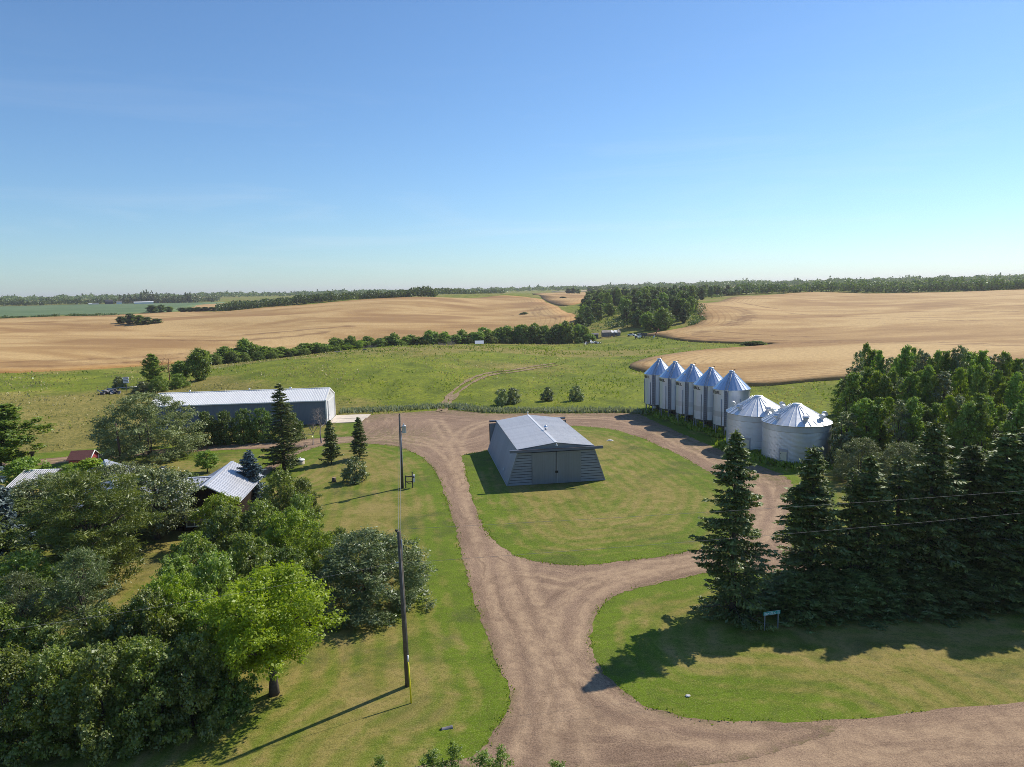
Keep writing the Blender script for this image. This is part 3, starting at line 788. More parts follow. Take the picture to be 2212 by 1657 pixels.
for s in (-1, 1):
    MB().prism(gab, -0.04, 0.04).build('end_wall', M_SHED_E, shed, (s * (SL / 2 - 0.05), 0, 0), (0, 0, R(90)))
    for t_ in (-1, 1):
        MB().box((s * (SL / 2 + 0.0), t_ * (SW / 2 + 0.0), SE / 2), (0.22, 0.22, SE)).build('corner_trim', M_TRIM, shed)
        MB().hexa([(s * SL / 2 - 0.1, t_ * (SW / 2 + 0.33), SE - 0.16), (s * SL / 2 + 0.1, t_ * (SW / 2 + 0.33), SE - 0.16), (s * SL / 2 + 0.1, t_ * (SW / 2 + 0.33), SE + 0.08), (s * SL / 2 - 0.1, t_ * (SW / 2 + 0.33), SE + 0.08),
                   (s * SL / 2 - 0.1, 0, SPZ - 0.18), (s * SL / 2 + 0.1, 0, SPZ - 0.18), (s * SL / 2 + 0.1, 0, SPZ + 0.1), (s * SL / 2 - 0.1, 0, SPZ + 0.1)]).build('rake_trim', M_TRIM, shed)
    MB().box((0, s * (SW / 2 + 0.31), SE - 0.05), (SL + 0.1, 0.05, 0.16)).build('eave_trim', M_TRIM, shed)
    MB().box((0, s * (SW / 2 + 0.17), SE - 0.12), (SL, 0.26, 0.03)).build('soffit', M_SHED_W, shed)
MB().box((0, 0, SPZ + 0.05), (SL + 0.1, 0.4, 0.05)).build('ridge_cap', M_TRIM, shed)
dr = MB().box((SL / 2 + 0.03, 0.4, 1.95), (0.08, 6.2, 3.9)).build('overhead_door', M_SHED_E, shed)
for k in range(5): MB().box((SL / 2 + 0.085, 0.4, 0.40 + k * 0.77), (0.03, 6.0, 0.72)).build('door_panel', M_SHED_E, dr)
MB().box((SL / 2 + 0.11, 0.4, 3.98), (0.06, 6.6, 0.16)).build('door_head', M_TRIM, dr)
for s in (-1, 1): MB().box((SL / 2 + 0.11, 0.4 + s * 3.2, 1.95), (0.06, 0.18, 3.9)).build('door_jamb', M_TRIM, dr)
MB().box((SL / 2 + 0.03, 0.0, 5.0), (0.06, 0.35, 0.35)).build('gable_vent', M_BLACK, shed)  # plain black box for the vent in the gable
MB().box((-SL / 2 + 5.0, -SW / 2 - 0.12, 3.35), (0.7, 0.3, 0.55)).build('wall_vent', M_TRIM, shed)
MB().box((-SL / 2 + 5.0, -SW / 2 - 0.28, 3.33), (0.5, 0.04, 0.35)).build('vent_louvre', M_DARK, shed)
for k in (-10.2, 0.5, 8.0):
    v_ = MB().lathe([(0.12, 0), (0.12, 0.4)], 12).build('roof_flue', M_GALV_D, shed, (k, 0.9, SPZ - 0.25))
    MB().lathe([(0.0, 0.55), (0.22, 0.44), (0.22, 0.40), (0.0, 0.38)], 12).build('flue_cap', M_GALV_R, v_)
ap = empty('concrete_apron', (fr[0], fr[1], 0.03), SRZ, 'pale cracked concrete apron before the white door of the long shed', 'apron')
for k, (y0, y1, x1) in enumerate(((0.9, 4.9, 6.0), (5.15, 9.4, 6.6))):
    MB().hexa([(0.2, y0, 0), (x1, y0 + 0.1, 0), (x1 + 0.3, y1, 0), (0.2, y1, 0), (0.2, y0, 0.06), (x1, y0 + 0.1, 0.06), (x1 + 0.3, y1, 0.06), (0.2, y1, 0.06)]).build('concrete_slab', M_CONC, ap)

# ------------------------------------------------------------------ bins
def corrugated(r, z0, z1, n, pitch=0.105, amp=0.008):
    k = max(2, int((z1 - z0) / pitch)) * 4
    prof = [(r + amp * math.sin(2 * math.pi * i / 4.0), z0 + (z1 - z0) * i / k) for i in range(k + 1)]
    return MB().lathe(prof, n)
def wedge(r0, z0, r1, z1, n, rib=0.05, rw=0.045):
    """one roof panel of n, with its standing seam"""
    a = math.pi / n
    m_ = MB()
    c, s = math.cos(a), math.sin(a)
    t_ = 0.015
    m_.hexa([(r1 * c, -r1 * s, z1), (r1 * c, r1 * s, z1), (r0 * c, r0 * s, z0), (r0 * c, -r0 * s, z0),
             (r1 * c, -r1 * s, z1 + t_), (r1 * c, r1 * s, z1 + t_), (r0 * c, r0 * s, z0 + t_), (r0 * c, -r0 * s, z0 + t_)])
    p0, p1 = Vector((r0 * c, -r0 * s, z0 + t_)), Vector((r1 * c, -r1 * s, z1 + t_))
    side_ = Vector((s, c, 0)) * rw / 2
    up_ = Vector((0, 0, rib))
    m_.hexa([p1 - side_ - up_ * 0.2, p1 + side_ - up_ * 0.2, p0 + side_ - up_ * 0.2, p0 - side_ - up_ * 0.2, p1 - side_ + up_, p1 + side_ + up_, p0 + side_ + up_, p0 - side_ + up_])
    return m_
def ladder(m_, pts, half, rung=0.3, r=0.025):
    """two rails through pts (each a point and a sideways vector)"""
    L_ = [p - s * half for p, s in pts]; Rr = [p + s * half for p, s in pts]
    m_.tube(L_, r, 5); m_.tube(Rr, r, 5)
    for i in range(len(pts) - 1):
        k = max(1, int((L_[i + 1] - L_[i]).length / rung))
        for j in range(k): m_.tube([L_[i].lerp(L_[i + 1], j / k), Rr[i].lerp(Rr[i + 1], j / k)], r * 0.7, 4, False)
def polar(r, a, z): return Vector((r * math.cos(a), r * math.sin(a), z))
def lettering(name, text, size, mat, parent, place, bold=0.012):
    cu = bpy.data.curves.new(name, 'FONT'); cu.body = text; cu.size = size; cu.offset = bold; cu.extrude = 0.004; cu.resolution_u = 2; cu.shear = 0.0
    tmp = bpy.data.objects.new('tmp', cu); C.objects.link(tmp)
    dg = bpy.context.evaluated_depsgraph_get()
    me_ = bpy.data.meshes.new_from_object(tmp.evaluated_get(dg)); bpy.data.objects.remove(tmp); bpy.data.curves.remove(cu)
    xs = [v.co.x for v in me_.vertices]
    w = max(xs) - min(xs)
    for v in me_.vertices: v.co = place((v.co.x - min(xs)) / w, v.co.y, v.co.z, w)
    me_.materials.clear(); me_.materials.append(mat); me_.name = name
    return link(name, me_, parent)
HR, HZ0, HZ1, HZP = 2.78, 1.75, 7.35, 9.92
hop_pos = [(27.77 + (34.48 - 27.77) * i / 4, 132.59 + (110.52 - 132.59) * i / 4) for i in range(5)]
face = math.atan2(-hop_pos[2][1], -hop_pos[2][0])
me_wall = corrugated(HR, HZ0, HZ1 - 0.85, 56).mesh('wall', M_GALV)
me_band = MB().lathe([(HR + 0.012, HZ1 - 0.85), (HR + 0.012, HZ1 - 0.02)], 56).mesh('name_band', M_GALV)
me_band2 = MB().lathe([(HR + 0.016, 3.1), (HR + 0.016, 3.95)], 56).mesh('smooth_band', M_GALV_M)
NP = 24
me_pan = wedge(0.32, HZP - 0.02, HR + 0.10, HZ1 - 0.03, NP).mesh('roof_panel', M_GALV_R)
me_cone = MB().lathe([(HR - 0.02, HZ0 + 0.05), (0.35, 0.45), (0.25, 0.38)], 32).mesh('hopper_cone', M_GALV_D)
me_leg = MB().box((0, 0, 0.95), (0.13, 0.13, 1.9)).mesh('leg', M_GALV_D)
lad_a = R(-19)
_l = MB(); sd = Vector((-math.sin(lad_a), math.cos(lad_a), 0))
ladder(_l, [(polar(HR + 0.2, lad_a, 0.1), sd), (polar(HR + 0.2, lad_a, HZ1 + 0.1), sd)], 0.24)
me_lad = _l.mesh('ladder', M_GALV_D)
_l = MB(); ladder(_l, [(polar(HR + 0.16, lad_a, HZ1 + 0.06), sd), (polar(0.4, lad_a, HZP + 0.06), sd)], 0.2, 0.28)
me_rlad = _l.mesh('roof_ladder', M_GALV_D)
me_lshade = MB().box((HR + 0.05, 0, (HZ0 + HZ1) / 2), (0.03, 0.62, HZ1 - HZ0 - 0.1), 0).mesh('ladder_shade_strip', M_DARK if False else M_GALV_SHADE)  # added dark strip, paints in the shade between ladder and wall
for v_ in me_lshade.vertices: v_.co = Matrix.Rotation(lad_a, 3, 'Z') @ v_.co
me_strip = [MB().tube([polar(HR + 0.05, R(a), z0), polar(HR + 0.05, R(a), z1)], 0.05, 6).mesh('stiffener', M_GALV_D if a < 0 else M_GALV) for a, z0, z1 in ((-34, 1.8, 5.9), (26, 1.8, 6.0), (-82, 1.8, 6.3), (62, 1.8, 6.3))]
me_ring = MB().lathe([(HR + 0.10, HZ1 - 0.06), (HR + 0.13, HZ1 - 0.03), (HR + 0.10, HZ1 + 0.02)], 56).mesh('eave_ring', M_GALV)
me_foot = MB().lathe([(HR + 0.02, 0.0), (HR + 0.02, 0.12), (HR - 0.18, 0.12), (HR - 0.18, 0.0)], 40).mesh('base_ring', M_GALV_D)
def place_goebel(u, y, z, w):
    a = R(-106) + u * R(68)
    zz = HZ1 - 0.70 + y
    r = HR + 0.022 + z
    return (r * math.cos(a), r * math.sin(a), zz)
ORD = ['first', 'second', 'third', 'fourth', 'fifth']
me_txt = None
for i, (x, y) in enumerate(hop_pos):
    lab = ['corrugated steel hopper bin standing farthest back at the end of the row', 'second hopper bin from the back of the row, small vent on its roof',
           'middle hopper bin of the row of five, small vent on its roof', 'fourth hopper bin from the back, dark band low on its wall', 'nearest hopper bin of the row, beside the wide round grain bins'][i]
    b = empty('hopper_bin', (x, y, 0), face, lab, 'grain bin', 'tall hopper bins in a row')
    for nm, me_ in (('wall', me_wall), ('name_band', me_band), ('hopper_cone', me_cone), ('eave_ring', me_ring), ('base_ring', me_foot)): link(nm, me_, b)
    rf = MB().lathe([(0.42, HZP - 0.12), (0.42, HZP + 0.06), (0.36, HZP + 0.12), (0, HZP + 0.14)], 16).build('roof_collar', M_GALV, b)
    for k in range(NP): link('roof_panel', me_pan, rf, (0, 0, 0), (0, 0, 2 * math.pi * (k + 0.5) / NP))
    ld = MB().lathe([(0.40, HZP + 0.14), (0.40, HZP + 0.19), (0, HZP + 0.22)], 16).build('lid', M_GALV_R, rf, (-0.05, -0.08, 0))
    MB().tube([(0.1, 0.25, HZP + 0.15), (0.1, 0.3, HZP + 0.42), (0.05, 0.55, HZP + 0.30)], 0.05, 6).build('lid_opener', M_BLACK, rf)
    la = link('ladder', me_lad, b); link('roof_ladder', me_rlad, la); link('ladder_shade_strip', me_lshade, la)
    for s_ in me_strip: link('stiffener', s_, b)
    for k in range(10): link('leg', me_leg, b, tuple(polar(HR - 0.08, 2 * math.pi * k / 10 + 0.2, 0)), (0, 0, 2 * math.pi * k / 10 + 0.2))
    if i >= 2: link('smooth_band', me_band2, b)
    if i in (1, 2):
        v_ = MB().lathe([(0.10, 0), (0.10, 0.28)], 10).build('roof_vent', M_GALV, b, tuple(polar(1.75, R(-48), 8.25)))
        MB().lathe([(0.0, 0.46), (0.17, 0.40), (0.20, 0.30), (0.18, 0.26), (0, 0.26)], 12).build('vent_cap', M_TRIM, v_)
    hp = polar(1.95, R(-22), 1.1)
    tr = MB().tube([polar(1.7, R(-22), 1.15), polar(2.35, R(-22), 1.25)], 0.26, 14).build('manhole', M_TRIM if i in (0, 4) else M_BLACK, b)
    MB().tube([polar(0.3, R(10), 0.6), polar(2.3, R(14), 0.35)], 0.15, 10).build('unload_chute', M_DARK, b)
    if me_txt is None:
        tx = lettering('lettering', 'GOEBEL', 0.62, M_BLACK, b, place_goebel, 0.02); me_txt = tx.data
    else: link('lettering', me_txt, b)

GR, GZ1, GZP = 4.32, 5.22, 7.52
NG, NRING = 30, 6
rh = GZ1 / NRING
me_gr = corrugated(GR, 0.0, rh - 0.012, 72).mesh('wall_ring', M_GALV)
me_gs = MB().lathe([(GR + 0.004, 0.0), (GR + 0.012, 0.06), (GR + 0.004, 0.12), (GR + 0.004, rh - 0.01)], 72).mesh('wall_ring', M_GALV_M)
me_gp = wedge(0.5, GZP - 0.08, GR + 0.14, GZ1 - 0.03, NG, 0.07, 0.05).mesh('roof_panel', M_BIN_R)
def hood_mesh():
    m_ = MB()
    m_.box((0, 0, 0.18), (0.42, 0.42, 0.5))
    pr = [(-0.32, 0.30), (0.30, 0.30)] + [(0.36 * math.cos(a), 0.42 + 0.34 * math.sin(a)) for a in np.linspace(0.0, math.pi, 9)]
    m_.prism([(x, z) for x, z in pr], -0.30, 0.30)
    return m_
me_hood = hood_mesh().mesh('roof_hood', M_GALV)
big = [((37.85, 93.3), 'wide round grain bin with cone roof nearest the spruce trees', (-42, 18, 62, 98, 170, -120)),
       ((35.38, 101.0), 'wide round grain bin with cone roof between hopper bins and its twin', (-45, 22, 70, 110, -95, 175))]
for (x, y), lab, hoods in big:
    fa = math.atan2(-y, -x)
    b = empty('round_grain_bin', (x, y, 0), fa, lab, 'grain bin', 'wide round grain bins')
    for k in range(NRING): link('wall_ring', me_gs if k == NRING - 1 else me_gr, b, (0, 0, k * rh))
    rf = MB().lathe([(0.62, GZP - 0.14), (0.62, GZP - 0.02), (0.55, GZP + 0.04), (0, GZP + 0.06)], 24).build('roof_cap', M_BIN_R, b)
    for k in range(NG): link('roof_panel', me_gp, rf, (0, 0, 0), (0, 0, 2 * math.pi * (k + 0.5) / NG))
    MB().lathe([(GR + 0.03, GZ1 - 0.10), (GR + 0.12, GZ1 - 0.08), (GR + 0.13, GZ1 - 0.02)], 72).build('eave_ring', M_GALV, b)
    for a in hoods:
        rr_ = 3.35
        z_ = GZ1 + (GZP - GZ1) * (GR - rr_) / (GR - 0.5)
        link('roof_hood', me_hood, b, tuple(polar(rr_, R(a), z_)), (0, R(18), R(a)))
    _l = MB(); la_ = R(-62); s2 = Vector((-math.sin(la_), math.cos(la_), 0))
    ladder(_l, [(polar(GR + 0.1, la_, GZ1 + 0.10), s2), (polar(0.7, la_, GZP + 0.08), s2)], 0.22, 0.35)
    _l.build('roof_ladder', M_GALV_R, b)
    da = R(-20)
    fm = MB().box((GR + 0.02, 0, 1.35), (0.12, 1.15, 1.55)).build('door_frame', M_GALV_D, b, (0, 0, 0), (0, 0, da))
    dd = MB().box((GR + 0.10, 0.04, 1.22), (0.05, 0.86, 1.14)).build('door', M_CREAM, fm)
    for k in (-0.3, 0.3): MB().box((GR + 0.135, -0.30, 1.22 + k), (0.03, 0.10, 0.07)).build('hinge', M_DARK, dd)
    MB().lathe([(GR + 0.25, 0.0), (GR + 0.25, 0.06), (GR - 0.1, 0.06)], 48).build('footing', M_CONC, b)

# ------------------------------------------------------------------ house, carport, red shed
def gable(parent, c, L, W, ze, zr, rz, wall, roof, over=0.45, sheets=None, wallz=0.0, name='wing'):
    """gabled block: ridge along local x"""
    cz = math.cos(rz); sz = math.sin(rz)
    body = MB().prism([(-W / 2, wallz), (W / 2, wallz), (W / 2, ze), (0, zr - 0.12), (-W / 2, ze)], -L / 2, L / 2)
    w = body.build(name + '_wall', wall, parent, (c[0], c[1], 0), (0, 0, rz + R(90)))
    n = sheets or max(3, int(L / 1.0))
    k = (L + 2 * over) / n
    me_ = ribbed(k, (0, ze - over * (zr - ze) / (W / 2)), (W / 2 + over, zr), 0.04, (-k * 0.3, 0.0, k * 0.3), 0.05, 0.03).mesh('roof_sheet', roof)
    rd = MB().box((0, 0, zr + 0.05), (L + 2 * over, 0.35, 0.04)).build(name + '_ridge', roof, parent, (c[0], c[1], 0), (0, 0, rz))
    for i in range(n):
        x = -(L + 2 * over) / 2 + k * (i + 0.5)
        link('roof_sheet', me_, rd, (x, -W / 2 - over, 0))
        link('roof_sheet', me_, rd, (x, W / 2 + over, 0), (0, 0, R(180)))
    return w, rd
def P(x, y, z): return np.array(flat(x, y, z))
ra, rb = P(444, 1046, 4.7), P(500, 999, 4.7)           # ridge of the right wing
ang = math.atan2(rb[1] - ra[1], rb[0] - ra[0]); Lr = float(np.linalg.norm(rb - ra))
mid = (ra + rb) / 2
house = empty('farmhouse', (mid[0], mid[1], 0), 0, 'dark brown farmhouse with light grey metal roofs half hidden by trees', 'house')
def loc(p): return (p[0] - mid[0], p[1] - mid[1])
w1, r1 = gable(house, loc(mid), Lr, 5.7, 3.1, 4.7, ang, M_BROWN, M_HOUSE_R, 0.5, name='wing')
fd = np.array([math.cos(ang), math.sin(ang)]); pd = np.array([-fd[1], fd[0]])
# white edge boards along the near gable
for s in (-1, 1):
    a_ = loc(mid - fd * (Lr / 2 + 0.5)); 
    e_ = np.array(a_) + pd * s * 3.35
    zE = 3.1 - 0.5 * 1.6 / 2.85
    MB().tube([(a_[0], a_[1], 4.72), (e_[0], e_[1], zE + 0.02)], 0.09, 4).build('barge_board', M_TRIM, house)
wc = mid - fd * (Lr / 2 + 0.06) + pd * 1.2
wi = MB().box((0, 0, 0), (0.10, 1.9, 1.9)).build('window', M_TRIM, house, (*loc(wc), 1.35), (0, 0, ang))
MB().box((-0.05, 0, 0), (0.06, 1.6, 1.6)).build('pane', M_GLASS, wi)
for k in (-0.25, 0.45): MB().box((-0.09, 0, k), (0.03, 1.6, 0.05)).build('glazing_bar', M_TRIM, wi)
MB().box((-0.09, 0.1, -0.4), (0.03, 0.05, 0.8)).build('mullion', M_TRIM, wi)
rc, rd_ = P(455, 1030, 4.2), P(290, 1040, 4.2)          # low middle wing
m2 = (rc + rd_) / 2
gable(house, loc(m2), float(np.linalg.norm(rc - rd_)), 9.0, 2.7, 4.2, math.atan2(rc[1] - rd_[1], rc[0] - rd_[0]), M_BROWN, M_HOUSE_R, 0.5, name='middle_wing')
re_, rf_ = P(229, 995, 4.9), P(250, 1050, 4.9)          # left wing
m3 = (re_ + rf_) / 2
gable(house, loc(m3), float(np.linalg.norm(re_ - rf_)), 7.5, 3.1, 4.9, math.atan2(rf_[1] - re_[1], rf_[0] - re_[0]), M_BROWN, M_HOUSE_R, 0.5, name='left_wing')
ch = P(352, 1020, 4.4)
cm = MB().box((0, 0, 4.3), (0.4, 0.4, 1.3)).build('chimney', M_POST, house, (*loc(ch), 0))
MB().box((0, 0, 4.97), (0.5, 0.5, 0.06)).build('chimney_cap', M_DARK, cm)

ca, cb = P(58, 1016, 3.6), P(125, 1014, 3.6)
cmid = (ca + cb) / 2; cang = math.atan2(cb[1] - ca[1], cb[0] - ca[0]); cl = float(np.linalg.norm(cb - ca))
cp_ = empty('open_carport', (cmid[0], cmid[1], 0), cang, 'open carport with ribbed grey metal roof on timber posts', 'carport')
nC = 8; kC = (cl + 0.6) / nC
for s, rz in ((-1, 0.0), (1, R(180))):
    me_ = ribbed(kC, (0, 2.45), (3.6, 3.6), 0.04, (), 0.10, 0.05).mesh('roof_sheet', M_CARP)
    mr_ = ribbed(0.09, (0, 2.48), (3.6, 3.63), 0.07, ()).mesh('roof_rib', M_TRIM)
    for i in range(nC):
        xo_ = -(cl + 0.6) / 2 + kC * (i + 0.5)
        sh_ = link('roof_sheet', me_, cp_, (xo_, s * 3.6, 0), (0, 0, rz))
        for k_ in (-0.5, 0.0): link('roof_rib', mr_, sh_, (k_ * kC + 0.1, 0, 0))
    MB().box((0, s * 3.2, 2.45), (cl + 0.3, 0.15, 0.22)).build('eave_beam', M_WOODL, cp_)
    for x in np.linspace(-cl / 2 + 0.7, cl / 2 - 0.2, 4): MB().box((x, s * 3.2, 1.17), (0.18, 0.18, 2.34)).build('post', M_WOODL, cp_)
MB().box((0, 0, 3.62), (cl + 0.6, 0.3, 0.05)).build('ridge_cap', M_HOUSE_R, cp_)
# dark lean-to roof in front of the carport
lt = P(68, 1078, 2.0)
lo_ = empty('low_dark_hut', (lt[0], lt[1], 0), cang + 0.15, 'low dark hut with sloping black roof before the carport', 'hut')
MB().prism([(-1.8, 0), (1.8, 0), (1.8, 1.7), (-1.8, 1.35)], -1.6, 1.6).build('wall', M_BROWN, lo_)
MB().hexa([(-2.1, -1.9, 1.30), (2.1, -1.9, 1.72), (2.1, 1.9, 1.72), (-2.1, 1.9, 1.30), (-2.1, -1.9, 1.42), (2.1, -1.9, 1.84), (2.1, 1.9, 1.84), (-2.1, 1.9, 1.42)]).build('roof', M_BLACK, lo_)

ga, gb = P(157, 974, 3.1), P(201, 972, 3.1)
gm = (ga + gb) / 2; gang = math.atan2(gb[1] - ga[1], gb[0] - ga[0]); gl = float(np.linalg.norm(gb - ga))
rs = empty('red_garden_shed', (gm[0], gm[1], 0), gang, 'small red garden shed with brown red roof and white trim', 'shed')
MB().prism([(-1.35, 0), (1.35, 0), (1.35, 2.2), (0, 3.0), (-1.35, 2.2)], -gl / 2, gl / 2).build('wall', M_REDW, rs, (0, 0, 0), (0, 0, R(90)))
for s in (-1, 1):
    MB().hexa([(-gl / 2 - 0.2, s * 1.6, 2.07), (gl / 2 + 0.2, s * 1.6, 2.07), (gl / 2 + 0.2, 0, 3.05), (-gl / 2 - 0.2, 0, 3.05),
               (-gl / 2 - 0.2, s * 1.6, 2.15), (gl / 2 + 0.2, s * 1.6, 2.15), (gl / 2 + 0.2, 0, 3.13), (-gl / 2 - 0.2, 0, 3.13)]).build('roof_slope', M_REDR, rs)
    MB().tube([(gl / 2 + 0.22, s * 1.6, 2.09), (gl / 2 + 0.22, 0, 3.08)], 0.08, 4).build('barge_board', M_TRIM, rs)
    MB().box((gl / 2 + 0.02, s * 1.32, 1.1), (0.08, 0.10, 2.2)).build('corner_board', M_TRIM, rs)
MB().box((gl / 2 + 0.03, 0.1, 0.9), (0.06, 0.9, 1.7)).build('door', M_REDW, rs)
MB().box((gl / 2 + 0.07, 0.1, 0.9), (0.03, 0.06, 1.7)).build('door_gap', M_BLACK, rs)

# ------------------------------------------------------------------ poles, wires, sign
def ray_at_y(x, y, Y):
    v = ray(x, y); t = Y / v[1]
    return Vector((v[0] * t, Y, CAM_H + v[2] * t))
B1, B2 = Vector((*flat(881, 1481), 0.0)), Vector((*flat(869, 1054), 0.0))
T1, T2 = ray_at_y(861.5, 1148, B1.y), ray_at_y(862.5, 896, B2.y)
def pole(name, b, t, lab, r0=0.17, r1=0.115, mat=None, group=None):
    e = empty(name, b, 0, lab, 'pole', group)
    MB().tube([Vector((0, 0, -0.3)), t - b], [r0, r1], 12).build('shaft', mat or M_POLE, e)
    return e
p1 = pole('utility_pole', B1, T1, 'near utility pole with yellow guy guard at its foot')
p2 = pole('utility_pole', B2, T2, 'utility pole with grey transformer at the driveway bend')
def on(b, t, k): return (t - b) * k
def insul(e, q): MB().lathe([(0.0, 0.0), (0.05, 0.02), (0.09, 0.08), (0.06, 0.14), (0.0, 0.18)], 10).build('insulator', M_BLACK, e, tuple(q))
k1 = on(B1, T1, 0.985); insul(p1, k1 + Vector((-0.16, 0.05, 0.1)))
MB().tube([k1, k1 + Vector((-0.16, 0.05, 0.12))], 0.03, 5).build('pin', M_DARK, p1)
nb_ = on(B1, T1, 0.80)
MB().tube([nb_, nb_ + Vector((-0.28, -0.05, 0.05))], 0.03, 5).build('neutral_bracket', M_GALV, p1)
MB().tube([k1 * 0.97, nb_ * 1.02], 0.03, 5).build('ground_lead', M_GALV_D, p1).location = (0.14, -0.1, 0)
gb0 = Vector((*flat(888, 1519), 0.0)) - B1
ga0 = on(B1, T1, 0.95)
gg = gb0.lerp(ga0, 0.30)
MB().tube([gb0, gb0.lerp(ga0, 0.25)], 0.045, 8).build('guy_guard', M_YELLOW, p1)
MB().tube([gb0.lerp(ga0, 0.25), ga0], 0.014, 5).build('guy_wire', M_WIRE, p1)
MB().tube([gb0.lerp(ga0, 0.25), gb0.lerp(ga0, 0.29)], 0.045, 8).build('guy_grip', M_TRIM, p1)
tf = on(B2, T2, 0.80) + Vector((0.48, -0.12, -0.42))
tk = MB().lathe([(0.0, 0.0), (0.24, 0.02), (0.26, 0.08), (0.26, 0.82), (0.28, 0.84), (0.27, 0.90), (0.0, 0.93)], 18).build('transformer', mat_metal('transformer grey', (0.52, 0.54, 0.57), 0.4, 0.1), p2, tuple(tf))
MB().lathe([(0.05, 0.9), (0.09, 0.97), (0.05, 1.03), (0.08, 1.09), (0.03, 1.18), (0, 1.2)], 10).build('bushing', M_TRIM, tk)
for k in (0.2, 0.7): MB().tube([Vector((-0.45, 0.1, k)), Vector((-0.22, 0, k))], 0.04, 5).build('mount_arm', M_DARK, tk)
mp_ = on(B2, T2, 0.78)
MB().tube([Vector((0.16, -0.13, 0.1)), mp_ + Vector((0.14, -0.12, 0))], 0.035, 6).build('conduit', M_GALV_D, p2)
insul(p2, on(B2, T2, 1.0))
mb_ = empty('meter_stand', B2 + Vector((0.62, -0.05, 0)), 0.1, 'grey electric meter box on two dark posts beside the pole', 'meter')
for s, hh in ((-0.20, 1.55), (0.62, 1.95)): MB().box((s, 0, hh / 2), (0.13, 0.13, hh)).build('post', M_POLE, mb_)
for z in (0.75, 1.4): MB().box((0.2, -0.02, z), (0.85, 0.05, 0.12)).build('cross_rail', M_POLE, mb_)
mx = MB().box((0.80, -0.05, 1.15), (0.24, 0.34, 0.85)).build('meter_box', M_TRIM, mb_)
MB().lathe([(0.10, 0), (0.10, 0.08), (0, 0.1)], 12).build('meter_dial', M_GLASS, mx, (0.8, -0.22, 1.35), (R(90), 0, 0))
MB().tube([(-0.1, -0.05, 0.9), (0.1, -0.1, 0.55), (0.5, -0.1, 0.6), (0.7, -0.08, 0.8)], 0.03, 6).build('cable', M_BLACK, mb_)
B3 = Vector((*flat(263, 1007), 0.0)); T3 = ray_at_y(250, 915, B3.y)
p3 = pole('utility_pole', B3, T3, 'bare brown pole standing behind the farmhouse', 0.16, 0.12, M_POST)
MB().box(tuple(on(B3, T3, 0.62) + Vector((-0.2, 0, 0))), (0.22, 0.1, 0.12)).build('bracket', M_TRIM, p3)
B4 = Vector((*flat(72, 1006), 0.0)); T4 = B4 + Vector((-0.03, 0, 1.85))
p4 = pole('wooden_post', B4, T4, 'short brown wooden post beside the dirt track', 0.2, 0.19, M_POST)
MB().box((0, 0, 1.9), (0.55, 0.35, 0.30)).build('post_box', M_POST, p4)
def wire(name, a, b, sag, lab, r=0.007, group=None):
    pts = []
    for i in range(25):
        k = i / 24
        q = a.lerp(b, k); q.z -= sag * 4 * k * (1 - k); pts.append(q)
    o = MB().tube(pts, r, 5).build(name, M_WIRE)
    return tag(o, lab, 'wire', group)
# line along the road (the next poles stand outside the frame)
ER = ray_at_y(2211, 1050, 46.0); EN = ray_at_y(2211, 1094, 46.0)
def beyond(a, b, k): return a + (b - a) * k
wire('power_wire', B1 + k1 + Vector((-0.16, 0.05, 0.25)), beyond(B1 + k1, ER, 1.9), 0.45, 'upper power wire running right across the spruce trees')
wire('power_wire', B1 + nb_ + Vector((0, 0, 0)), beyond(B1 + nb_, EN, 1.9), 0.45, 'lower power wire running right across the spruce trees')
LN = ray_at_y(180, 1315, 31.0)
dirl = (LN - (B1 + nb_))
wire('power_wire', B1 + nb_ + Vector((-0.28, -0.05, 0.05)), beyond(B1 + nb_, LN, 2.0), 0.5, 'thin wire running left from the near pole over the shrubs', 0.005)
for s, nm in ((-0.05, 'left'), (0.07, 'right')):
    wire('power_wire', B1 + k1 + Vector((s, 0.1, -0.2 if s > 0 else 0.1)), B2 + on(B2, T2, 0.99) + Vector((s, -0.1, -0.1 if s > 0 else 0.0)), 0.35, nm + ' one of the two wires strung between the two poles', 0.011)

def sign_post():
    a, b = np.array(flat(1648, 1362)), np.array(flat(1682, 1357))
    m_ = (a + b) / 2; ang_ = math.atan2(b[1] - a[1], b[0] - a[0]); w = float(np.linalg.norm(b - a))
    e = empty('address_sign', (m_[0], m_[1], 0), ang_, 'green road address sign on two thin posts before the spruces', 'sign')
    for s in (-1, 1): MB().box((s * w * 0.42, 0, 0.55), (0.05, 0.05, 1.1)).build('post', M_GALV_D, e)
    pl = MB().box((0, -0.04, 1.2), (w * 1.06, 0.02, 0.24)).build('sign_plate', M_SIGN, e)
    for z in (1.085, 1.315): MB().box((0, -0.054, z), (w * 1.04, 0.004, 0.012)).build('border', M_SIGNT, pl)
    def pl_(u, y, z, ww): return ((u - 0.5) * w * 0.96, -0.056 - z, 1.125 + y)
    lettering('lettering', '14624 RGE RD 116', 0.19, M_SIGNT, pl, pl_, 0.002)
sign_post()
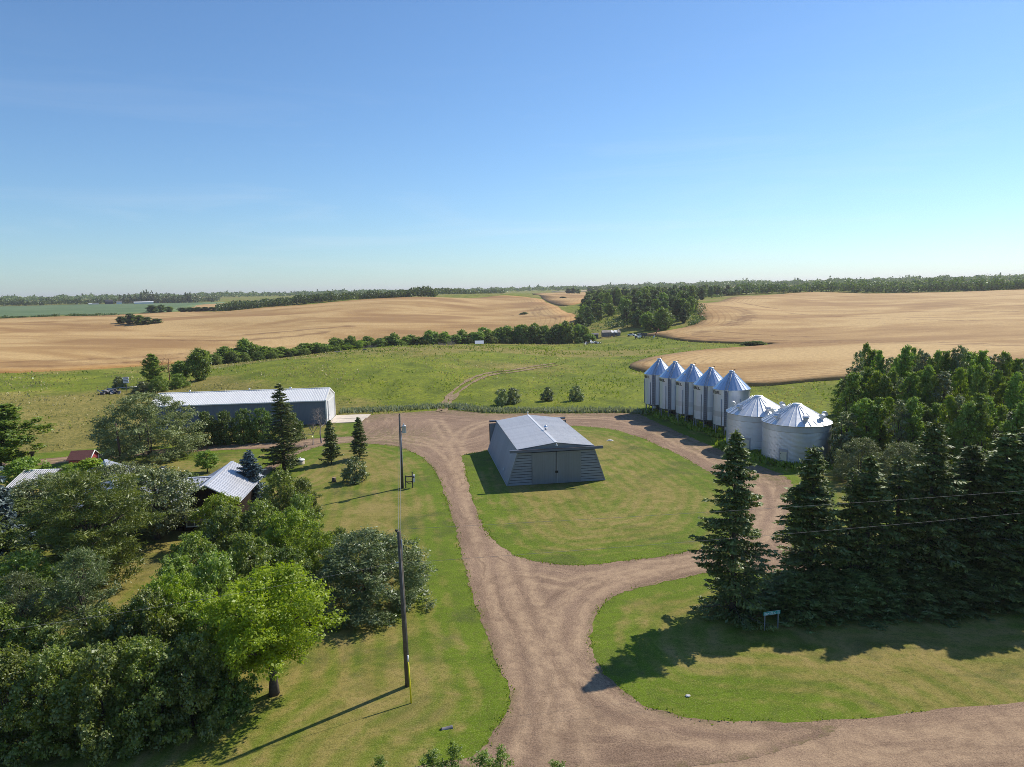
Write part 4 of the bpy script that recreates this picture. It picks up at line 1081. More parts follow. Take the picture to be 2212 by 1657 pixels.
# ------------------------------------------------------------------ foliage
def mat_leaf(name, dark, light, trans=0.35, gloss=0.04, rough=0.5, hue=0.12):
    t = NT(name)
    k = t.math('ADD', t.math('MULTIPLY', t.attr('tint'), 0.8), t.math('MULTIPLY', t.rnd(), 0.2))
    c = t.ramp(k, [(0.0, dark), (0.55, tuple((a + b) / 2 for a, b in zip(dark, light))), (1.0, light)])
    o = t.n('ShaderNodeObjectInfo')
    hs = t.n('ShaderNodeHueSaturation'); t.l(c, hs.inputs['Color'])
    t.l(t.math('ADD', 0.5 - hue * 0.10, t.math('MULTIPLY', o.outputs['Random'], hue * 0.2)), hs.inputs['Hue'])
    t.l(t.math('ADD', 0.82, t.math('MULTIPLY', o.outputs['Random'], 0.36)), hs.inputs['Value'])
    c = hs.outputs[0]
    d = t.n('ShaderNodeBsdfDiffuse'); t.l(c, d.inputs[0])
    tr = t.n('ShaderNodeBsdfTranslucent')
    t.l(t.mix(1.0, c, (1.25, 1.30, 0.70), 'MULTIPLY'), tr.inputs[0])
    g = t.n('ShaderNodeBsdfGlossy'); g.inputs['Roughness'].default_value = rough; g.inputs[0].default_value = (0.9, 0.95, 1.0, 1)
    m1 = t.n('ShaderNodeMixShader'); m1.inputs[0].default_value = trans; t.l(d.outputs[0], m1.inputs[1]); t.l(tr.outputs[0], m1.inputs[2])
    m2 = t.n('ShaderNodeMixShader'); m2.inputs[0].default_value = gloss; t.l(m1.outputs[0], m2.inputs[1]); t.l(g.outputs[0], m2.inputs[2])
    t.l(m2.outputs[0], t.out.inputs[0])
    return t.m
L_POPLAR = mat_leaf('poplar leaves', (0.110, 0.175, 0.020), (0.320, 0.420, 0.054), 0.35)
L_ASPEN = mat_leaf('aspen leaves', (0.110, 0.185, 0.020), (0.320, 0.420, 0.052), 0.4)
L_WOOD = mat_leaf('woodland leaves', (0.062, 0.100, 0.024), (0.170, 0.240, 0.050), 0.3)
L_MAPLE = mat_leaf('maple leaves', (0.180, 0.235, 0.010), (0.360, 0.435, 0.018), 0.48, 0.03)
L_CARAG = mat_leaf('hedge leaves', (0.115, 0.165, 0.024), (0.300, 0.370, 0.050), 0.45, 0.05)
L_BRIGHT = mat_leaf('light green leaves', (0.160, 0.235, 0.014), (0.340, 0.430, 0.028), 0.42, 0.04)
L_SILVER = mat_leaf('glittering willow leaves', (0.075, 0.105, 0.034), (0.220, 0.260, 0.105), 0.32, 0.045, 0.45)
L_WILLOW = mat_leaf('silver willow leaves', (0.105, 0.130, 0.044), (0.300, 0.330, 0.130), 0.25, 0.04, 0.5)
L_OLIVE = mat_leaf('grey green leaves', (0.110, 0.140, 0.040), (0.290, 0.330, 0.105), 0.28, 0.08)
L_DARK = mat_leaf('dark shrub leaves', (0.070, 0.115, 0.020), (0.210, 0.280, 0.042), 0.3)
L_SPRUCE = mat_leaf('spruce needles', (0.058, 0.085, 0.022), (0.240, 0.290, 0.066), 0.16, 0.05)
L_BLUE = mat_leaf('blue spruce needles', (0.063, 0.101, 0.105), (0.168, 0.231, 0.245), 0.12, 0.06)
L_PINE = mat_leaf('pine needles', (0.090, 0.130, 0.018), (0.260, 0.310, 0.040), 0.25, 0.05)
L_PINEB = mat_leaf('young pine needles', (0.085, 0.120, 0.036), (0.210, 0.260, 0.085), 0.25, 0.05)
L_WEED = mat_leaf('weeds', (0.110, 0.160, 0.014), (0.290, 0.350, 0.036), 0.4, 0.03)
L_DRY = mat_leaf('dry grass', (0.240, 0.210, 0.075), (0.500, 0.420, 0.200), 0.35, 0.03)
L_SAGE = mat_leaf('sage weeds', (0.154, 0.175, 0.105), (0.336, 0.357, 0.224), 0.3, 0.04)

def unit(v): return v / (np.linalg.norm(v, axis=-1, keepdims=True) + 1e-9)
def cards(name, P_, N_, A_, Ls, Ws, mat, tint):
    """little leaf faces: centre, normal, long axis, length, width"""
    n = len(P_)
    A_ = unit(A_ - N_ * (A_ * N_).sum(-1, keepdims=True))
    B_ = np.cross(N_, A_)
    L2, W2 = (Ls / 2)[:, None], (Ws / 2)[:, None]
    v = np.stack([P_ - A_ * L2, P_ + B_ * W2 - A_ * L2 * 0.1, P_ + A_ * L2, P_ - B_ * W2 - A_ * L2 * 0.1], 1).reshape(-1, 3)
    me_ = bpy.data.meshes.new(name)
    me_.vertices.add(4 * n); me_.vertices.foreach_set('co', v.astype(np.float32).ravel())
    me_.loops.add(4 * n); me_.loops.foreach_set('vertex_index', np.arange(4 * n, dtype=np.int32))
    me_.polygons.add(n); me_.polygons.foreach_set('loop_start', np.arange(0, 4 * n, 4, dtype=np.int32))
    me_.update(calc_edges=True)
    at_ = me_.attributes.new('tint', 'FLOAT', 'FACE'); at_.data.foreach_set('value', np.clip(tint, 0, 1).astype(np.float32))
    me_.materials.append(mat)
    return me_
def rdir(rng, n): return unit(rng.normal(size=(n, 3)))
PROF = {
 'round': lambda t: np.sqrt(np.clip(1 - (2 * t - 1) ** 2, 0, 1)) ** 0.8,
 'shrub': lambda t: np.sqrt(np.clip(1 - (1.15 * t - 0.15) ** 2, 0, 1)) ** 0.9,
 'poplar': lambda t: np.clip(np.sin(np.pi * np.clip(t * 0.86 + 0.10, 0, 1)) ** 0.7, 0, 1),
 'spread': lambda t: np.sqrt(np.clip(1 - np.abs(1.6 * t - 0.75) ** 2.2 / 1.0, 0.02, 1)),
}
def crown(name, seed, H, Rr, z0, nl, n, ls, shape, mat, lobe=(0.26, 0.42), squash=0.8, aspect=0.62, twig=0.35, upn=0.5, tuft=False, core=0.35, rise=0.0):
    """foliage: leaf clumps spread through a crown; also returns the clump centres"""
    rng = np.random.default_rng(seed)
    f = PROF[shape]
    t = (np.arange(nl) + rng.uniform(0, 1, nl)) / nl
    if shape == 'shrub': t = t ** 1.45
    a = np.arange(nl) * 2.39996 + rng.uniform(-0.5, 0.5, nl)
    env = Rr * f(t)
    rl = Rr * rng.uniform(*lobe, nl) * (0.65 + 0.35 * f(t))
    rad = np.clip(env - rl * 0.7, 0, None) * rng.uniform(core, 1.0, nl)
    c = np.stack([rad * np.cos(a), rad * np.sin(a), z0 + (H - z0) * (0.01 + 0.91 * t)], -1)
    top_ = H - rl * squash * 0.9
    c[:, 2] = np.minimum(c[:, 2], top_); c[:, 2] = np.maximum(c[:, 2], z0 * 0.6 + rl * squash * 0.5)
    w = rl ** 2; w = w / w.sum()
    li = rng.choice(nl, n, p=w)
    d = rdir(rng, n); d[:, 2] += 0.18; d = unit(d)
    rr_ = rl[li] * (0.35 + 0.65 * rng.uniform(0, 1, n) ** 0.45) * (1 + rng.normal(0, 0.10, n))
    # sprays that stick out of the clump
    k = 9
    tw = rdir(rng, nl * k).reshape(nl, k, 3); tw[..., 2] = np.abs(tw[..., 2]) * 0.9 - 0.1 + rise; tw = unit(tw)
    is_t = rng.uniform(0, 1, n) < twig
    ti = rng.integers(0, k, n)
    dt = unit(tw[li, ti] + rng.normal(0, 0.13, (n, 3)))
    d = np.where(is_t[:, None], dt, d)
    rr_ = np.where(is_t, rl[li] * (0.6 + 1.1 * rng.uniform(0, 1, n) ** 1.5), rr_)
    p = c[li] + d * rr_[:, None] * np.array([1, 1, squash])
    p[:, 2] = np.maximum(p[:, 2], 0.05)
    nrm = unit(d * 0.6 + np.array([0, 0, upn]) + rng.normal(0, 0.55, (n, 3)))
    ax = rdir(rng, n) + np.array([0, 0, -0.3])
    if tuft: ax = d + rng.normal(0, 0.45, (n, 3)); nrm = rdir(rng, n)
    L_ = ls * np.clip(rng.lognormal(-0.05, 0.38, n), 0.4, 2.2)
    tint = 0.5 + rng.normal(0, 0.2, n) + (rng.normal(0, 0.22, nl))[li]
    return cards(name, p, nrm, ax, L_, L_ * aspect, mat, tint), c
def trunk_mesh(name, H, r, lobes, mat, seed, lean=0.0, stems=1, limb=True):
    rng = np.random.default_rng(seed)
    m_ = MB()
    for s in range(stems):
        off = np.array([0, 0]) if stems == 1 else rng.normal(0, 0.25, 2)
        pts = [(off[0] + lean * k * H * k + rng.normal(0, 0.05) * k * 2, off[1] + rng.normal(0, 0.05) * k * 2 + off[1] * k * 1.5, H * k) for k in (0, 0.12, 0.35, 0.6, 0.85)]
        m_.tube(pts, [r * 1.35, r, r * 0.75, r * 0.5, r * 0.15], 7)
    if limb:
        for c in lobes[:: max(1, len(lobes) // 22)]:
            z = min(c[2] * 0.62, H * 0.7)
            st = Vector((0, 0, z)); en = Vector(c)
            md = st.lerp(en, 0.5) + Vector((0, 0, 0.08 * (en - st).length))
            m_.tube([st, md, en], [r * 0.38, r * 0.24, r * 0.07], 5, False)
    return m_.mesh(name, mat)
def conifer(name, seed, H, Rr, mat, z0=0.04, step=0.45, nb=7, card=(0.26, 0.075), droop=0.25, dens=1.0, taper=0.72, up=0.1, gap=0.05):
    rng = np.random.default_rng(seed)
    Ps, Ns, As, Ls, Ws, Ts = [], [], [], [], [], []
    tr = MB(); br = []
    z = H * z0
    while z < H * 0.985:
        k = z / H
        full = Rr * (1 - k) ** taper * rng.uniform(0.86, 1.12)
        nn = max(3, int(nb * rng.uniform(0.75, 1.25)))
        a0 = rng.uniform(0, 6.28)
        for b in range(nn):
            if rng.uniform() < gap: continue
            a = a0 + 6.283 * b / nn + rng.normal(0, 0.3)
            bul = float(vnoise(math.cos(a) * 1.7 + seed, math.sin(a) * 1.7 + z * 0.55, seed % 17))
            L_ = full * (0.80 + 0.75 * bul + rng.normal(0, 0.13)) + 0.12
            if L_ < 0.1: continue
            zz = z + rng.uniform(-0.5, 0.5) * step
            npt = max(3, int(L_ / 0.062 * dens))
            s = (np.arange(npt) + rng.uniform(0, 1, npt)) / npt
            s = 0.10 + 0.90 * s ** 0.85
            dirv = np.array([math.cos(a), math.sin(a), 0]); lat = np.array([-math.sin(a), math.cos(a), 0])
            dr = droop * (1.25 - k) * rng.uniform(0.5, 1.5)
            curve = lambda q: zz + L_ * (up * q - dr * q * 1.5 + dr * 0.95 * q * q)
            base = dirv[None] * (L_ * s)[:, None] + np.array([0, 0, 1])[None] * curve(s)[:, None]
            br.append((zz, [tuple(dirv * L_ * q + np.array([0, 0, curve(q)])) for q in (0.0, 0.5, 0.95)], L_))
            latlen = (0.34 * L_ * (1.08 - s) + 0.14)
            tb = rng.normal(0, 0.12)
            for sd_ in (-1, 1):
                q = rng.uniform(0.1, 1.0, npt)
                p = base + lat[None] * (sd_ * latlen * q)[:, None] + dirv[None] * (latlen * 0.5 * q)[:, None]
                p[:, 2] -= 0.22 * q * latlen + rng.uniform(0, 0.07, npt)
                ax = lat[None] * sd_ * 0.8 + dirv[None] * 0.8 + np.array([0, 0, -0.3]) + rng.normal(0, 0.3, (npt, 3))
                nr = np.array([0, 0, 1.0]) + rng.normal(0, 0.55, (npt, 3))
                Ps.append(p); As.append(ax); Ns.append(unit(nr))
                sz = rng.uniform(0.7, 1.4, npt)
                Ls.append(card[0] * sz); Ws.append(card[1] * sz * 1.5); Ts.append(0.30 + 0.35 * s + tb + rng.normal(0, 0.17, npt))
            p = base.copy(); p[:, 2] -= rng.uniform(0.0, 0.16, npt)
            Ps.append(p); As.append(dirv[None] * 0.5 + np.array([0, 0, -0.7]) + rng.normal(0, 0.35, (npt, 3))); Ns.append(rdir(rng, npt))
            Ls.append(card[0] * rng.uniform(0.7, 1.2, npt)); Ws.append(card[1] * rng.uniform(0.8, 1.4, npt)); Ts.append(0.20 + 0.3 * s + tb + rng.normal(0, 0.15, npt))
        z += step * (1.05 - 0.6 * k) * rng.uniform(0.75, 1.25)
    n = 30
    q = rng.uniform(0, 1, n); tp = np.stack([rng.normal(0, 0.05, n), rng.normal(0, 0.05, n), H - 0.7 * q], -1)
    Ps.append(tp); As.append(rdir(rng, n) * 0.6 + np.array([0, 0, 0.9])); Ns.append(rdir(rng, n)); Ls.append(np.full(n, card[0])); Ws.append(np.full(n, card[1])); Ts.append(np.full(n, 0.6))
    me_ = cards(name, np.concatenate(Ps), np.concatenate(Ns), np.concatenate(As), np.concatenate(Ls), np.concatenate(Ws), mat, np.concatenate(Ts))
    tr.tube([(0, 0, -0.1), (0, 0, H * 0.5), (0, 0, H * 0.97)], [0.017 * H, 0.010 * H, 0.02], 8)
    for zz, pts, L_ in br[:: 2]: tr.tube(pts, [0.012 * L_ + 0.012, 0.010 * L_ + 0.006, 0.004], 4, False)
    return me_, tr.mesh('trunk', M_BARK)
def bare(name, seed, H, spread, mat, depth=4, r=0.1, kids=4, upright=0.6):
    """leafless branching"""
    rng = np.random.default_rng(seed)
    m_ = MB()
    def grow(p, d, L_, r_, k):
        e = p + d * L_
        md = (p + e) / 2 + rng.normal(0, 0.05, 3) * L_
        m_.tube([p, md, e], [r_, r_ * 0.75, r_ * 0.5], 4 if k > 1 else 6, False)
        if k >= depth: return
        for j in range(kids):
            q = p + (e - p) * rng.uniform(0.35, 1.0)
            nd = unit((d * upright + rdir(rng, 1)[0] * spread + np.array([0, 0, 0.15]))[None])[0]
            grow(q, nd, L_ * rng.uniform(0.5, 0.8), r_ * 0.5, k + 1)
    grow(np.array([0, 0, 0.0]), np.array([0, 0, 1.0]), H * 0.42, r, 1)
    return m_.mesh(name, mat)

# ---- one of each kind
class Kind:
    def __init__(s, name, cat, H, Rr, crown_me, trunk_me): s.name, s.cat, s.H, s.R, s.c, s.t = name, cat, H, Rr, crown_me, trunk_me
def leafy(name, cat, seed, H, Rr, z0, nl, n, ls, shape, mat, r=0.14, stems=1, bark=None, **kw):
    c, lob = crown('crown', seed, H, Rr, z0, nl, n, ls, shape, mat, **kw)
    return Kind(name, cat, H, Rr, c, trunk_mesh('trunk', H * 0.9, r, lob, bark or M_BARK, seed, 0, stems))
K = {}
for i in range(3):
    K['poplar%d' % i] = leafy('poplar_tree', 'tree', 100 + i, 10, 2.6, 0.9, 60, 19000, 0.20, 'poplar', L_POPLAR if i != 1 else L_ASPEN, 0.11, 3, lobe=(0.13, 0.28), twig=0.62, core=0.2, rise=0.6)
    K['row%d' % i] = leafy('poplar_tree', 'tree', 120 + i, 8, 3.6, 0.0, 40, 6500, 0.42, 'round', L_POPLAR if i != 2 else L_ASPEN, 0.12, lobe=(0.20, 0.36), twig=0.45, core=0.35)
    K['wood%d' % i] = leafy('woodland_tree', 'tree', 140 + i, 10, 3.6, 0.2, 30, 4200, 0.62, 'round', L_WOOD if i != 2 else L_POPLAR, 0.16, lobe=(0.20, 0.36), twig=0.45, core=0.35)
    K['shrub%d' % i] = leafy('leafy_shrub', 'shrub', 160 + i, 3.6, 2.4, 0.1, 110, 30000, 0.10, 'shrub', L_CARAG, 0.05, 4, lobe=(0.07, 0.20), twig=0.62, core=0.25, rise=0.4)
K['grovebright'] = leafy('poplar_tree', 'tree', 181, 9, 2.8, 0.4, 54, 17000, 0.20, 'poplar', L_BRIGHT, 0.11, 3, lobe=(0.13, 0.28), twig=0.6, core=0.2, rise=0.5)
K['sparse'] = leafy('poplar_tree', 'tree', 182, 11, 2.4, 1.4, 46, 8000, 0.19, 'poplar', L_OLIVE, 0.11, 3, lobe=(0.13, 0.26), twig=0.7, core=0.2, rise=0.8)
K['maple'] = leafy('maple_tree', 'tree', 190, 7.5, 4.3, 2.1, 120, 46000, 0.135, 'round', L_MAPLE, 0.24, lobe=(0.08, 0.21), twig=0.6, core=0.2, rise=0.2)
K['willow'] = leafy('willow_tree', 'tree', 191, 6, 4.2, 0.2, 150, 56000, 0.145, 'shrub', L_SILVER, 0.07, 5, lobe=(0.08, 0.19), aspect=0.42, twig=0.5, core=0.5)
K['greywillow'] = leafy('willow_tree', 'tree', 192, 9, 5.5, 0.5, 170, 52000, 0.18, 'shrub', L_WILLOW, 0.07, 5, lobe=(0.07, 0.17), aspect=0.45, twig=0.5, core=0.6)
K['olive'] = leafy('crab_apple_tree', 'tree', 193, 6, 4.0, 0.8, 70, 32000, 0.15, 'round', L_OLIVE, 0.2, lobe=(0.12, 0.24), twig=0.55, core=0.25)
K['hedge'] = leafy('hedge_shrub', 'shrub', 194, 3.6, 2.2, 0.1, 60, 18000, 0.12, 'shrub', L_DARK, 0.06, 3, lobe=(0.10, 0.24), twig=0.6, rise=0.4)
K['bright'] = leafy('leafy_shrub', 'shrub', 195, 4.5, 2.6, 0.3, 80, 24000, 0.11, 'round', L_BRIGHT, 0.06, 3, lobe=(0.09, 0.23), twig=0.6, core=0.25, rise=0.3)
K['bush'] = leafy('meadow_bush', 'bush', 196, 3, 1.9, 0.05, 30, 6500, 0.17, 'shrub', L_OLIVE, 0.04, 4, lobe=(0.16, 0.3), twig=0.6)
K['small'] = leafy('young_tree', 'tree', 197, 4, 1.7, 0.7, 30, 8000, 0.15, 'round', L_ASPEN, 0.08, lobe=(0.18, 0.32), twig=0.45)
K['pinebig'] = leafy('pine_tree', 'tree', 198, 10, 4.6, 0.6, 120, 56000, 0.24, 'spread', L_PINE, 0.22, lobe=(0.12, 0.22), squash=0.45, aspect=0.2, tuft=True, twig=0.4, core=0.2)
K['pine'] = leafy('pine_tree', 'tree', 199, 8, 2.6, 1.0, 64, 22000, 0.18, 'poplar', L_PINEB, 0.13, lobe=(0.15, 0.28), squash=0.6, aspect=0.18, tuft=True, twig=0.5, core=0.2)
K['sprig'] = leafy('roadside_sapling', 'tree', 200, 9, 1.5, 2.0, 40, 7000, 0.10, 'poplar', L_ASPEN, 0.06, lobe=(0.14, 0.28), twig=0.7, core=0.1)
for i in range(3):
    H_, R_ = ((14, 3.3), (13, 3.0), (12, 2.6))[i]
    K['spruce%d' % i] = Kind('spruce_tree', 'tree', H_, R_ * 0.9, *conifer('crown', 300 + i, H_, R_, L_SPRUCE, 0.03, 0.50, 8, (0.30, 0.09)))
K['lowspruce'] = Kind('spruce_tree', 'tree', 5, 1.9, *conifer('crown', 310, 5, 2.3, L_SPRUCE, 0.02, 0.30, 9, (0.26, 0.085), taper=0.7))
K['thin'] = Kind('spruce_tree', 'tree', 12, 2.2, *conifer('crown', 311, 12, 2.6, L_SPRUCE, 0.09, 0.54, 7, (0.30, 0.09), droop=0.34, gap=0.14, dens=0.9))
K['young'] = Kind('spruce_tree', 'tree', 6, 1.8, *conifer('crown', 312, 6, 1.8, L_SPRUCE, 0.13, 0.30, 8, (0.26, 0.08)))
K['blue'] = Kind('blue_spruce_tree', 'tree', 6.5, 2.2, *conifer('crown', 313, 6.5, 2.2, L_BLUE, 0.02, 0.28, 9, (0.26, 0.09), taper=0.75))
dead1 = bare('branches', 401, 5, 0.8, M_BARKG, 5, 0.09, 4)
dead2 = bare('branches', 402, 4, 0.9, M_RUST, 4, 0.07, 5)
TREE_N = [0]
def plant(kind, p, h, width=None, label=None, group=None, rz=None, name=None, cat=None):
    k = K[kind]
    TREE_N[0] += 1
    e = empty(name or k.name, p, (TREE_N[0] * 2.399) % 6.283 if rz is None else rz, label, cat or k.cat, group)
    sxy = (width / 2 / k.R) if width else h / k.H
    e.scale = (sxy, sxy, h / k.H)
    link('trunk', k.t, e); link('crown', k.c, e)
    return e
def plant_px(kind, x, yb, yt, wpx, label, group=None, **kw):
    p = at(x, yb)
    d = math.hypot(p[0], p[1])
    hgt = height_at(x, yt, p) - p[2]
    return plant(kind, p, hgt, wpx * math.hypot(d, CAM_H) / FPX, label, group, **kw)
def ordinal(n):
    one = ['', 'first', 'second', 'third', 'fourth', 'fifth', 'sixth', 'seventh', 'eighth', 'ninth', 'tenth', 'eleventh', 'twelfth', 'thirteenth', 'fourteenth', 'fifteenth', 'sixteenth', 'seventeenth', 'eighteenth', 'nineteenth']
    ten = {2: 'twent', 3: 'thirt', 4: 'fort', 5: 'fift', 6: 'sixt', 7: 'sevent', 8: 'eight', 9: 'ninet'}
    if n < 20: return one[n]
    if n >= 100: return 'hundred-' + (ordinal(n - 100) if n > 100 else 'th')
    return ten[n // 10] + ('ieth' if n % 10 == 0 else 'y-' + one[n % 10])
# ------------------------------------------------------------------ planting the yard
YARD = [
 ('maple', 592, 1503, 1233, 288, 'bright yellow-green maple tree with short trunk near the road'),
 ('shrub0', 25, 1612, 1402, 190, 'leftmost shrub of the front hedge in the bottom left corner'),
 ('shrub1', 130, 1610, 1392, 185, 'second shrub from the left in the front hedge'),
 ('shrub2', 235, 1602, 1380, 190, 'third shrub from the left in the front hedge'),
 ('shrub0', 335, 1592, 1372, 180, 'fourth shrub from the left in the front hedge'),
 ('shrub1', 425, 1572, 1368, 175, 'fifth shrub from the left in the front hedge'),
 ('hedge', 495, 1548, 1405, 130, 'dark last shrub of the front hedge beside the maple trunk'),
 ('shrub2', 10, 1490, 1300, 170, 'shrub at the left edge behind the front hedge'),
 ('hedge', 120, 1500, 1350, 150, 'dark shrub between the two young pines and the front hedge'),
 ('shrub0', 245, 1490, 1310, 165, 'shrub behind the front hedge right of the taller young pine'),
 ('shrub1', 330, 1480, 1268, 165, 'olive green shrub in the middle of the thicket behind the hedge'),
 ('bright', 388, 1440, 1232, 150, 'light yellow-green shrub in the middle of the thicket'),
 ('shrub2', 450, 1460, 1285, 160, 'shrub in the thicket left of the bright maple'),
 ('shrub0', 470, 1385, 1185, 165, 'grey-green shrub behind the maple in the thicket'),
 ('shrub1', 545, 1340, 1150, 170, 'shrub behind the maple crown in the thicket'),
 ('shrub2', 395, 1345, 1195, 150, 'shrub at the lawn gap before the crab apple tree'),
 ('hedge', 620, 1330, 1180, 150, 'dark shrub between maple and silver willow'),
 ('bright', 625, 1245, 1098, 130, 'bright green shrub above the silver willow in the thicket'),
 ('shrub0', 500, 1250, 1088, 150, 'shrub below the blue spruce in the thicket'),
 ('shrub1', 570, 1230, 1080, 150, 'shrub right below the blue spruce in the thicket'),
 ('bright', 690, 1270, 1150, 110, 'light green shrub touching the left of the silver willow'),
 ('shrub2', 655, 1190, 1062, 100, 'shrub at the lawn corner above the silver willow'),
 ('bright', 478, 1178, 1064, 105, 'yellow-green shrub before the farmhouse window'),
 ('shrub1', 610, 1130, 1014, 110, 'rounded olive shrub right of the blue spruce'),
 ('shrub2', 655, 1120, 1030, 85, 'rounded shrub nearest the lawn right of the blue spruce'),
 ('olive', 262, 1120, 1000, 150, 'grey-green tree hiding the left farmhouse roof'),
 ('shrub1', 60, 1330, 1190, 170, 'shrub at the left edge beyond the shorter young pine'),
 ('shrub0', 420, 1295, 1150, 130, 'olive shrub between crab apple tree and thicket'),
 ('hedge', 555, 1400, 1245, 140, 'shrub hidden behind the maple crown on its left'),
 ('shrub1', 735, 1240, 1140, 90, 'small shrub on the lawn side above the silver willow'),
 ('shrub0', 165, 1080, 1000, 110, 'shrub hiding the roofs between carport and red shed'),
 ('willow', 795, 1302, 1143, 285, 'silvery willow with glittering leaves behind the near pole'),
 ('pine', 60, 1440, 1222, 130, 'shorter young pine near the left edge'),
 ('pine', 192, 1430, 1168, 145, 'taller young pine with visible pale trunk'),
 ('pinebig', 205, 1268, 1005, 250, 'large spreading pine with yellow-green needles before the farmhouse'),
 ('olive', 340, 1167, 1012, 190, 'grey-green crab apple tree before the farmhouse roof'),
 ('olive', 122, 1135, 1022, 160, 'grey-green tree between carport and the large pine'),
 ('grovebright', 205, 1110, 984, 120, 'green tree rising behind the large pine'),
 ('hedge', 45, 1180, 1078, 170, 'dark tree mass in shade under the carport'),
 ('hedge', -25, 1240, 1110, 160, 'dark shrub cut by the left edge below the blue-grey spruce'),
 ('blue', -5, 1222, 972, 130, 'blue-grey spruce cut by the left edge'),
 ('poplar1', 12, 1012, 866, 150, 'broad green tree at the left edge beside the dirt track'),
 ('small', 62, 1075, 985, 80, 'small leafy tree right of the blue-grey spruce'),
 ('blue', 545, 1097, 972, 92, 'blue spruce beside the farmhouse roof'),
 ('small', 448, 1022, 972, 48, 'small round tree on the lawn behind the farmhouse'),
 ('hedge', 400, 1062, 1018, 75, 'shrub before the low middle roof of the farmhouse'),
 ('greywillow', 322, 985, 842, 215, 'big grey-green willow left of the long shed'),
 ('hedge', 447, 962, 888, 66, 'leftmost shrub of the dark hedge before the long shed'),
 ('hedge', 488, 960, 886, 62, 'second shrub from the left in the dark hedge before the shed'),
 ('hedge', 528, 957, 882, 62, 'third shrub from the left in the dark hedge before the shed'),
 ('hedge', 568, 955, 880, 62, 'rightmost shrub of the dark hedge before the shed'),
 ('hedge', 632, 950, 890, 60, 'green shrub between the tall thin spruce and the shed'),
 ('thin', 614, 1016, 828, 92, 'tall thin spruce before the long shed'),
 ('young', 716, 1003, 907, 50, 'young spruce left of the pair on the lawn by the driveway'),
 ('young', 777, 991, 901, 48, 'young spruce right of the pair on the lawn by the driveway'),
 ('bush', 767, 1043, 984, 58, 'small scraggly bush on the lawn left of the far pole', None),
 ('spruce0', 1582, 1325, 928, 175, 'tall dark spruce at the left end of the roadside row'),
 ('spruce1', 1747, 1290, 962, 180, 'second tall spruce of the roadside row, before the round bins'),
 ('thin', 1831, 1292, 1010, 100, 'thin spruce third in the roadside row'),
 ('spruce2', 1868, 1290, 984, 150, 'slender spruce fourth in the roadside row'),
 ('thin', 1930, 1285, 985, 140, 'open-branched spruce fifth in the roadside row'),
 ('spruce1', 2000, 1280, 905, 175, 'tall spruce sixth in the roadside row'),
 ('spruce0', 2082, 1275, 958, 190, 'tall spruce seventh in the roadside row'),
 ('spruce2', 2155, 1270, 932, 185, 'tall spruce near the right edge of the picture'),
 ('spruce0', 2232, 1265, 862, 200, 'tall spruce cut by the right edge of the picture'),
 ('lowspruce', 1712, 1322, 1235, 150, 'low bushy spruce behind the green address sign'),
 ('lowspruce', 1775, 1322, 1230, 150, 'second low bushy spruce right of the green address sign'),
 ('lowspruce', 1840, 1318, 1232, 150, 'third low bushy spruce right of the address sign'),
 ('lowspruce', 1910, 1314, 1226, 150, 'fourth low bushy spruce in the shaded front row'),
 ('lowspruce', 1985, 1308, 1220, 150, 'fifth low bushy spruce in the shaded front row'),
 ('lowspruce', 2062, 1304, 1212, 150, 'sixth low bushy spruce in the shaded front row'),
 ('lowspruce', 2145, 1298, 1205, 150, 'seventh low bushy spruce near the right edge'),
 ('lowspruce', 2225, 1294, 1200, 150, 'low bushy spruce cut by the right edge'),
 ('greywillow', 1858, 1040, 942, 110, 'grey-green bush right beside the nearest round bin'),
 ('bush', 1812, 1008, 935, 60, 'olive bush touching the wall of the nearest round bin'),
 ('greywillow', 1945, 1060, 950, 120, 'grey bush between the round bin and the spruce row'),
 ('sprig', 828, 1800, 1622, 60, 'leafy sapling top at the bottom edge below the yellow guard'),
 ('sprig', 940, 1810, 1608, 95, 'leafy sapling top at the bottom edge left of the driveway mouth'),
 ('sprig', 985, 1805, 1592, 70, 'tallest leafy sapling top at the bottom edge'),
 ('sprig', 1050, 1810, 1612, 90, 'leafy sapling top at the bottom edge before the gravel'),
 ('sprig', 1085, 1805, 1600, 60, 'slender sapling top at the bottom edge over the gravel'),
 ('sprig', 1205, 1830, 1636, 90, 'rightmost leafy sapling top at the bottom edge'),
 ('bush', 1083, 876, 838, 38, 'leftmost dark bush in the meadow above the barn'),
 ('bush', 1108, 872, 836, 40, 'second dark bush in the meadow above the barn'),
 ('bush', 1183, 866, 834, 32, 'lone bush in the meadow left of the hopper bins'),
 ('bush', 1244, 866, 832, 36, 'bush in the meadow nearest the hopper bins'),
 ('poplar0', 332, 832, 762, 52, 'lone dark tree at the wheat edge behind the long shed'),
 ('row1', 432, 822, 752, 50, 'first leafy tree right of the rusty dead tree'),
 ('row0', 392, 826, 778, 40, 'low leafy tree just left of the tree row behind the shed'),
 ('shrub1', 345, 846, 812, 44, 'green shrub under the rusty dead tree at the wheat edge'),
 ('shrub2', 385, 838, 806, 46, 'green shrub at the left start of the tree row'),
 ('bush', 258, 838, 812, 30, 'dark bush behind the white slatted stand'),
 ('bush', 310, 848, 822, 40, 'dark bush below the lone tree at the wheat edge'),
 ('row1', 1430, 713, 664, 42, 'round yellow-green tree at the front of the central wood'),
 ('row2', 1398, 713, 672, 36, 'light green tree left of the round tree in the wood'),
]
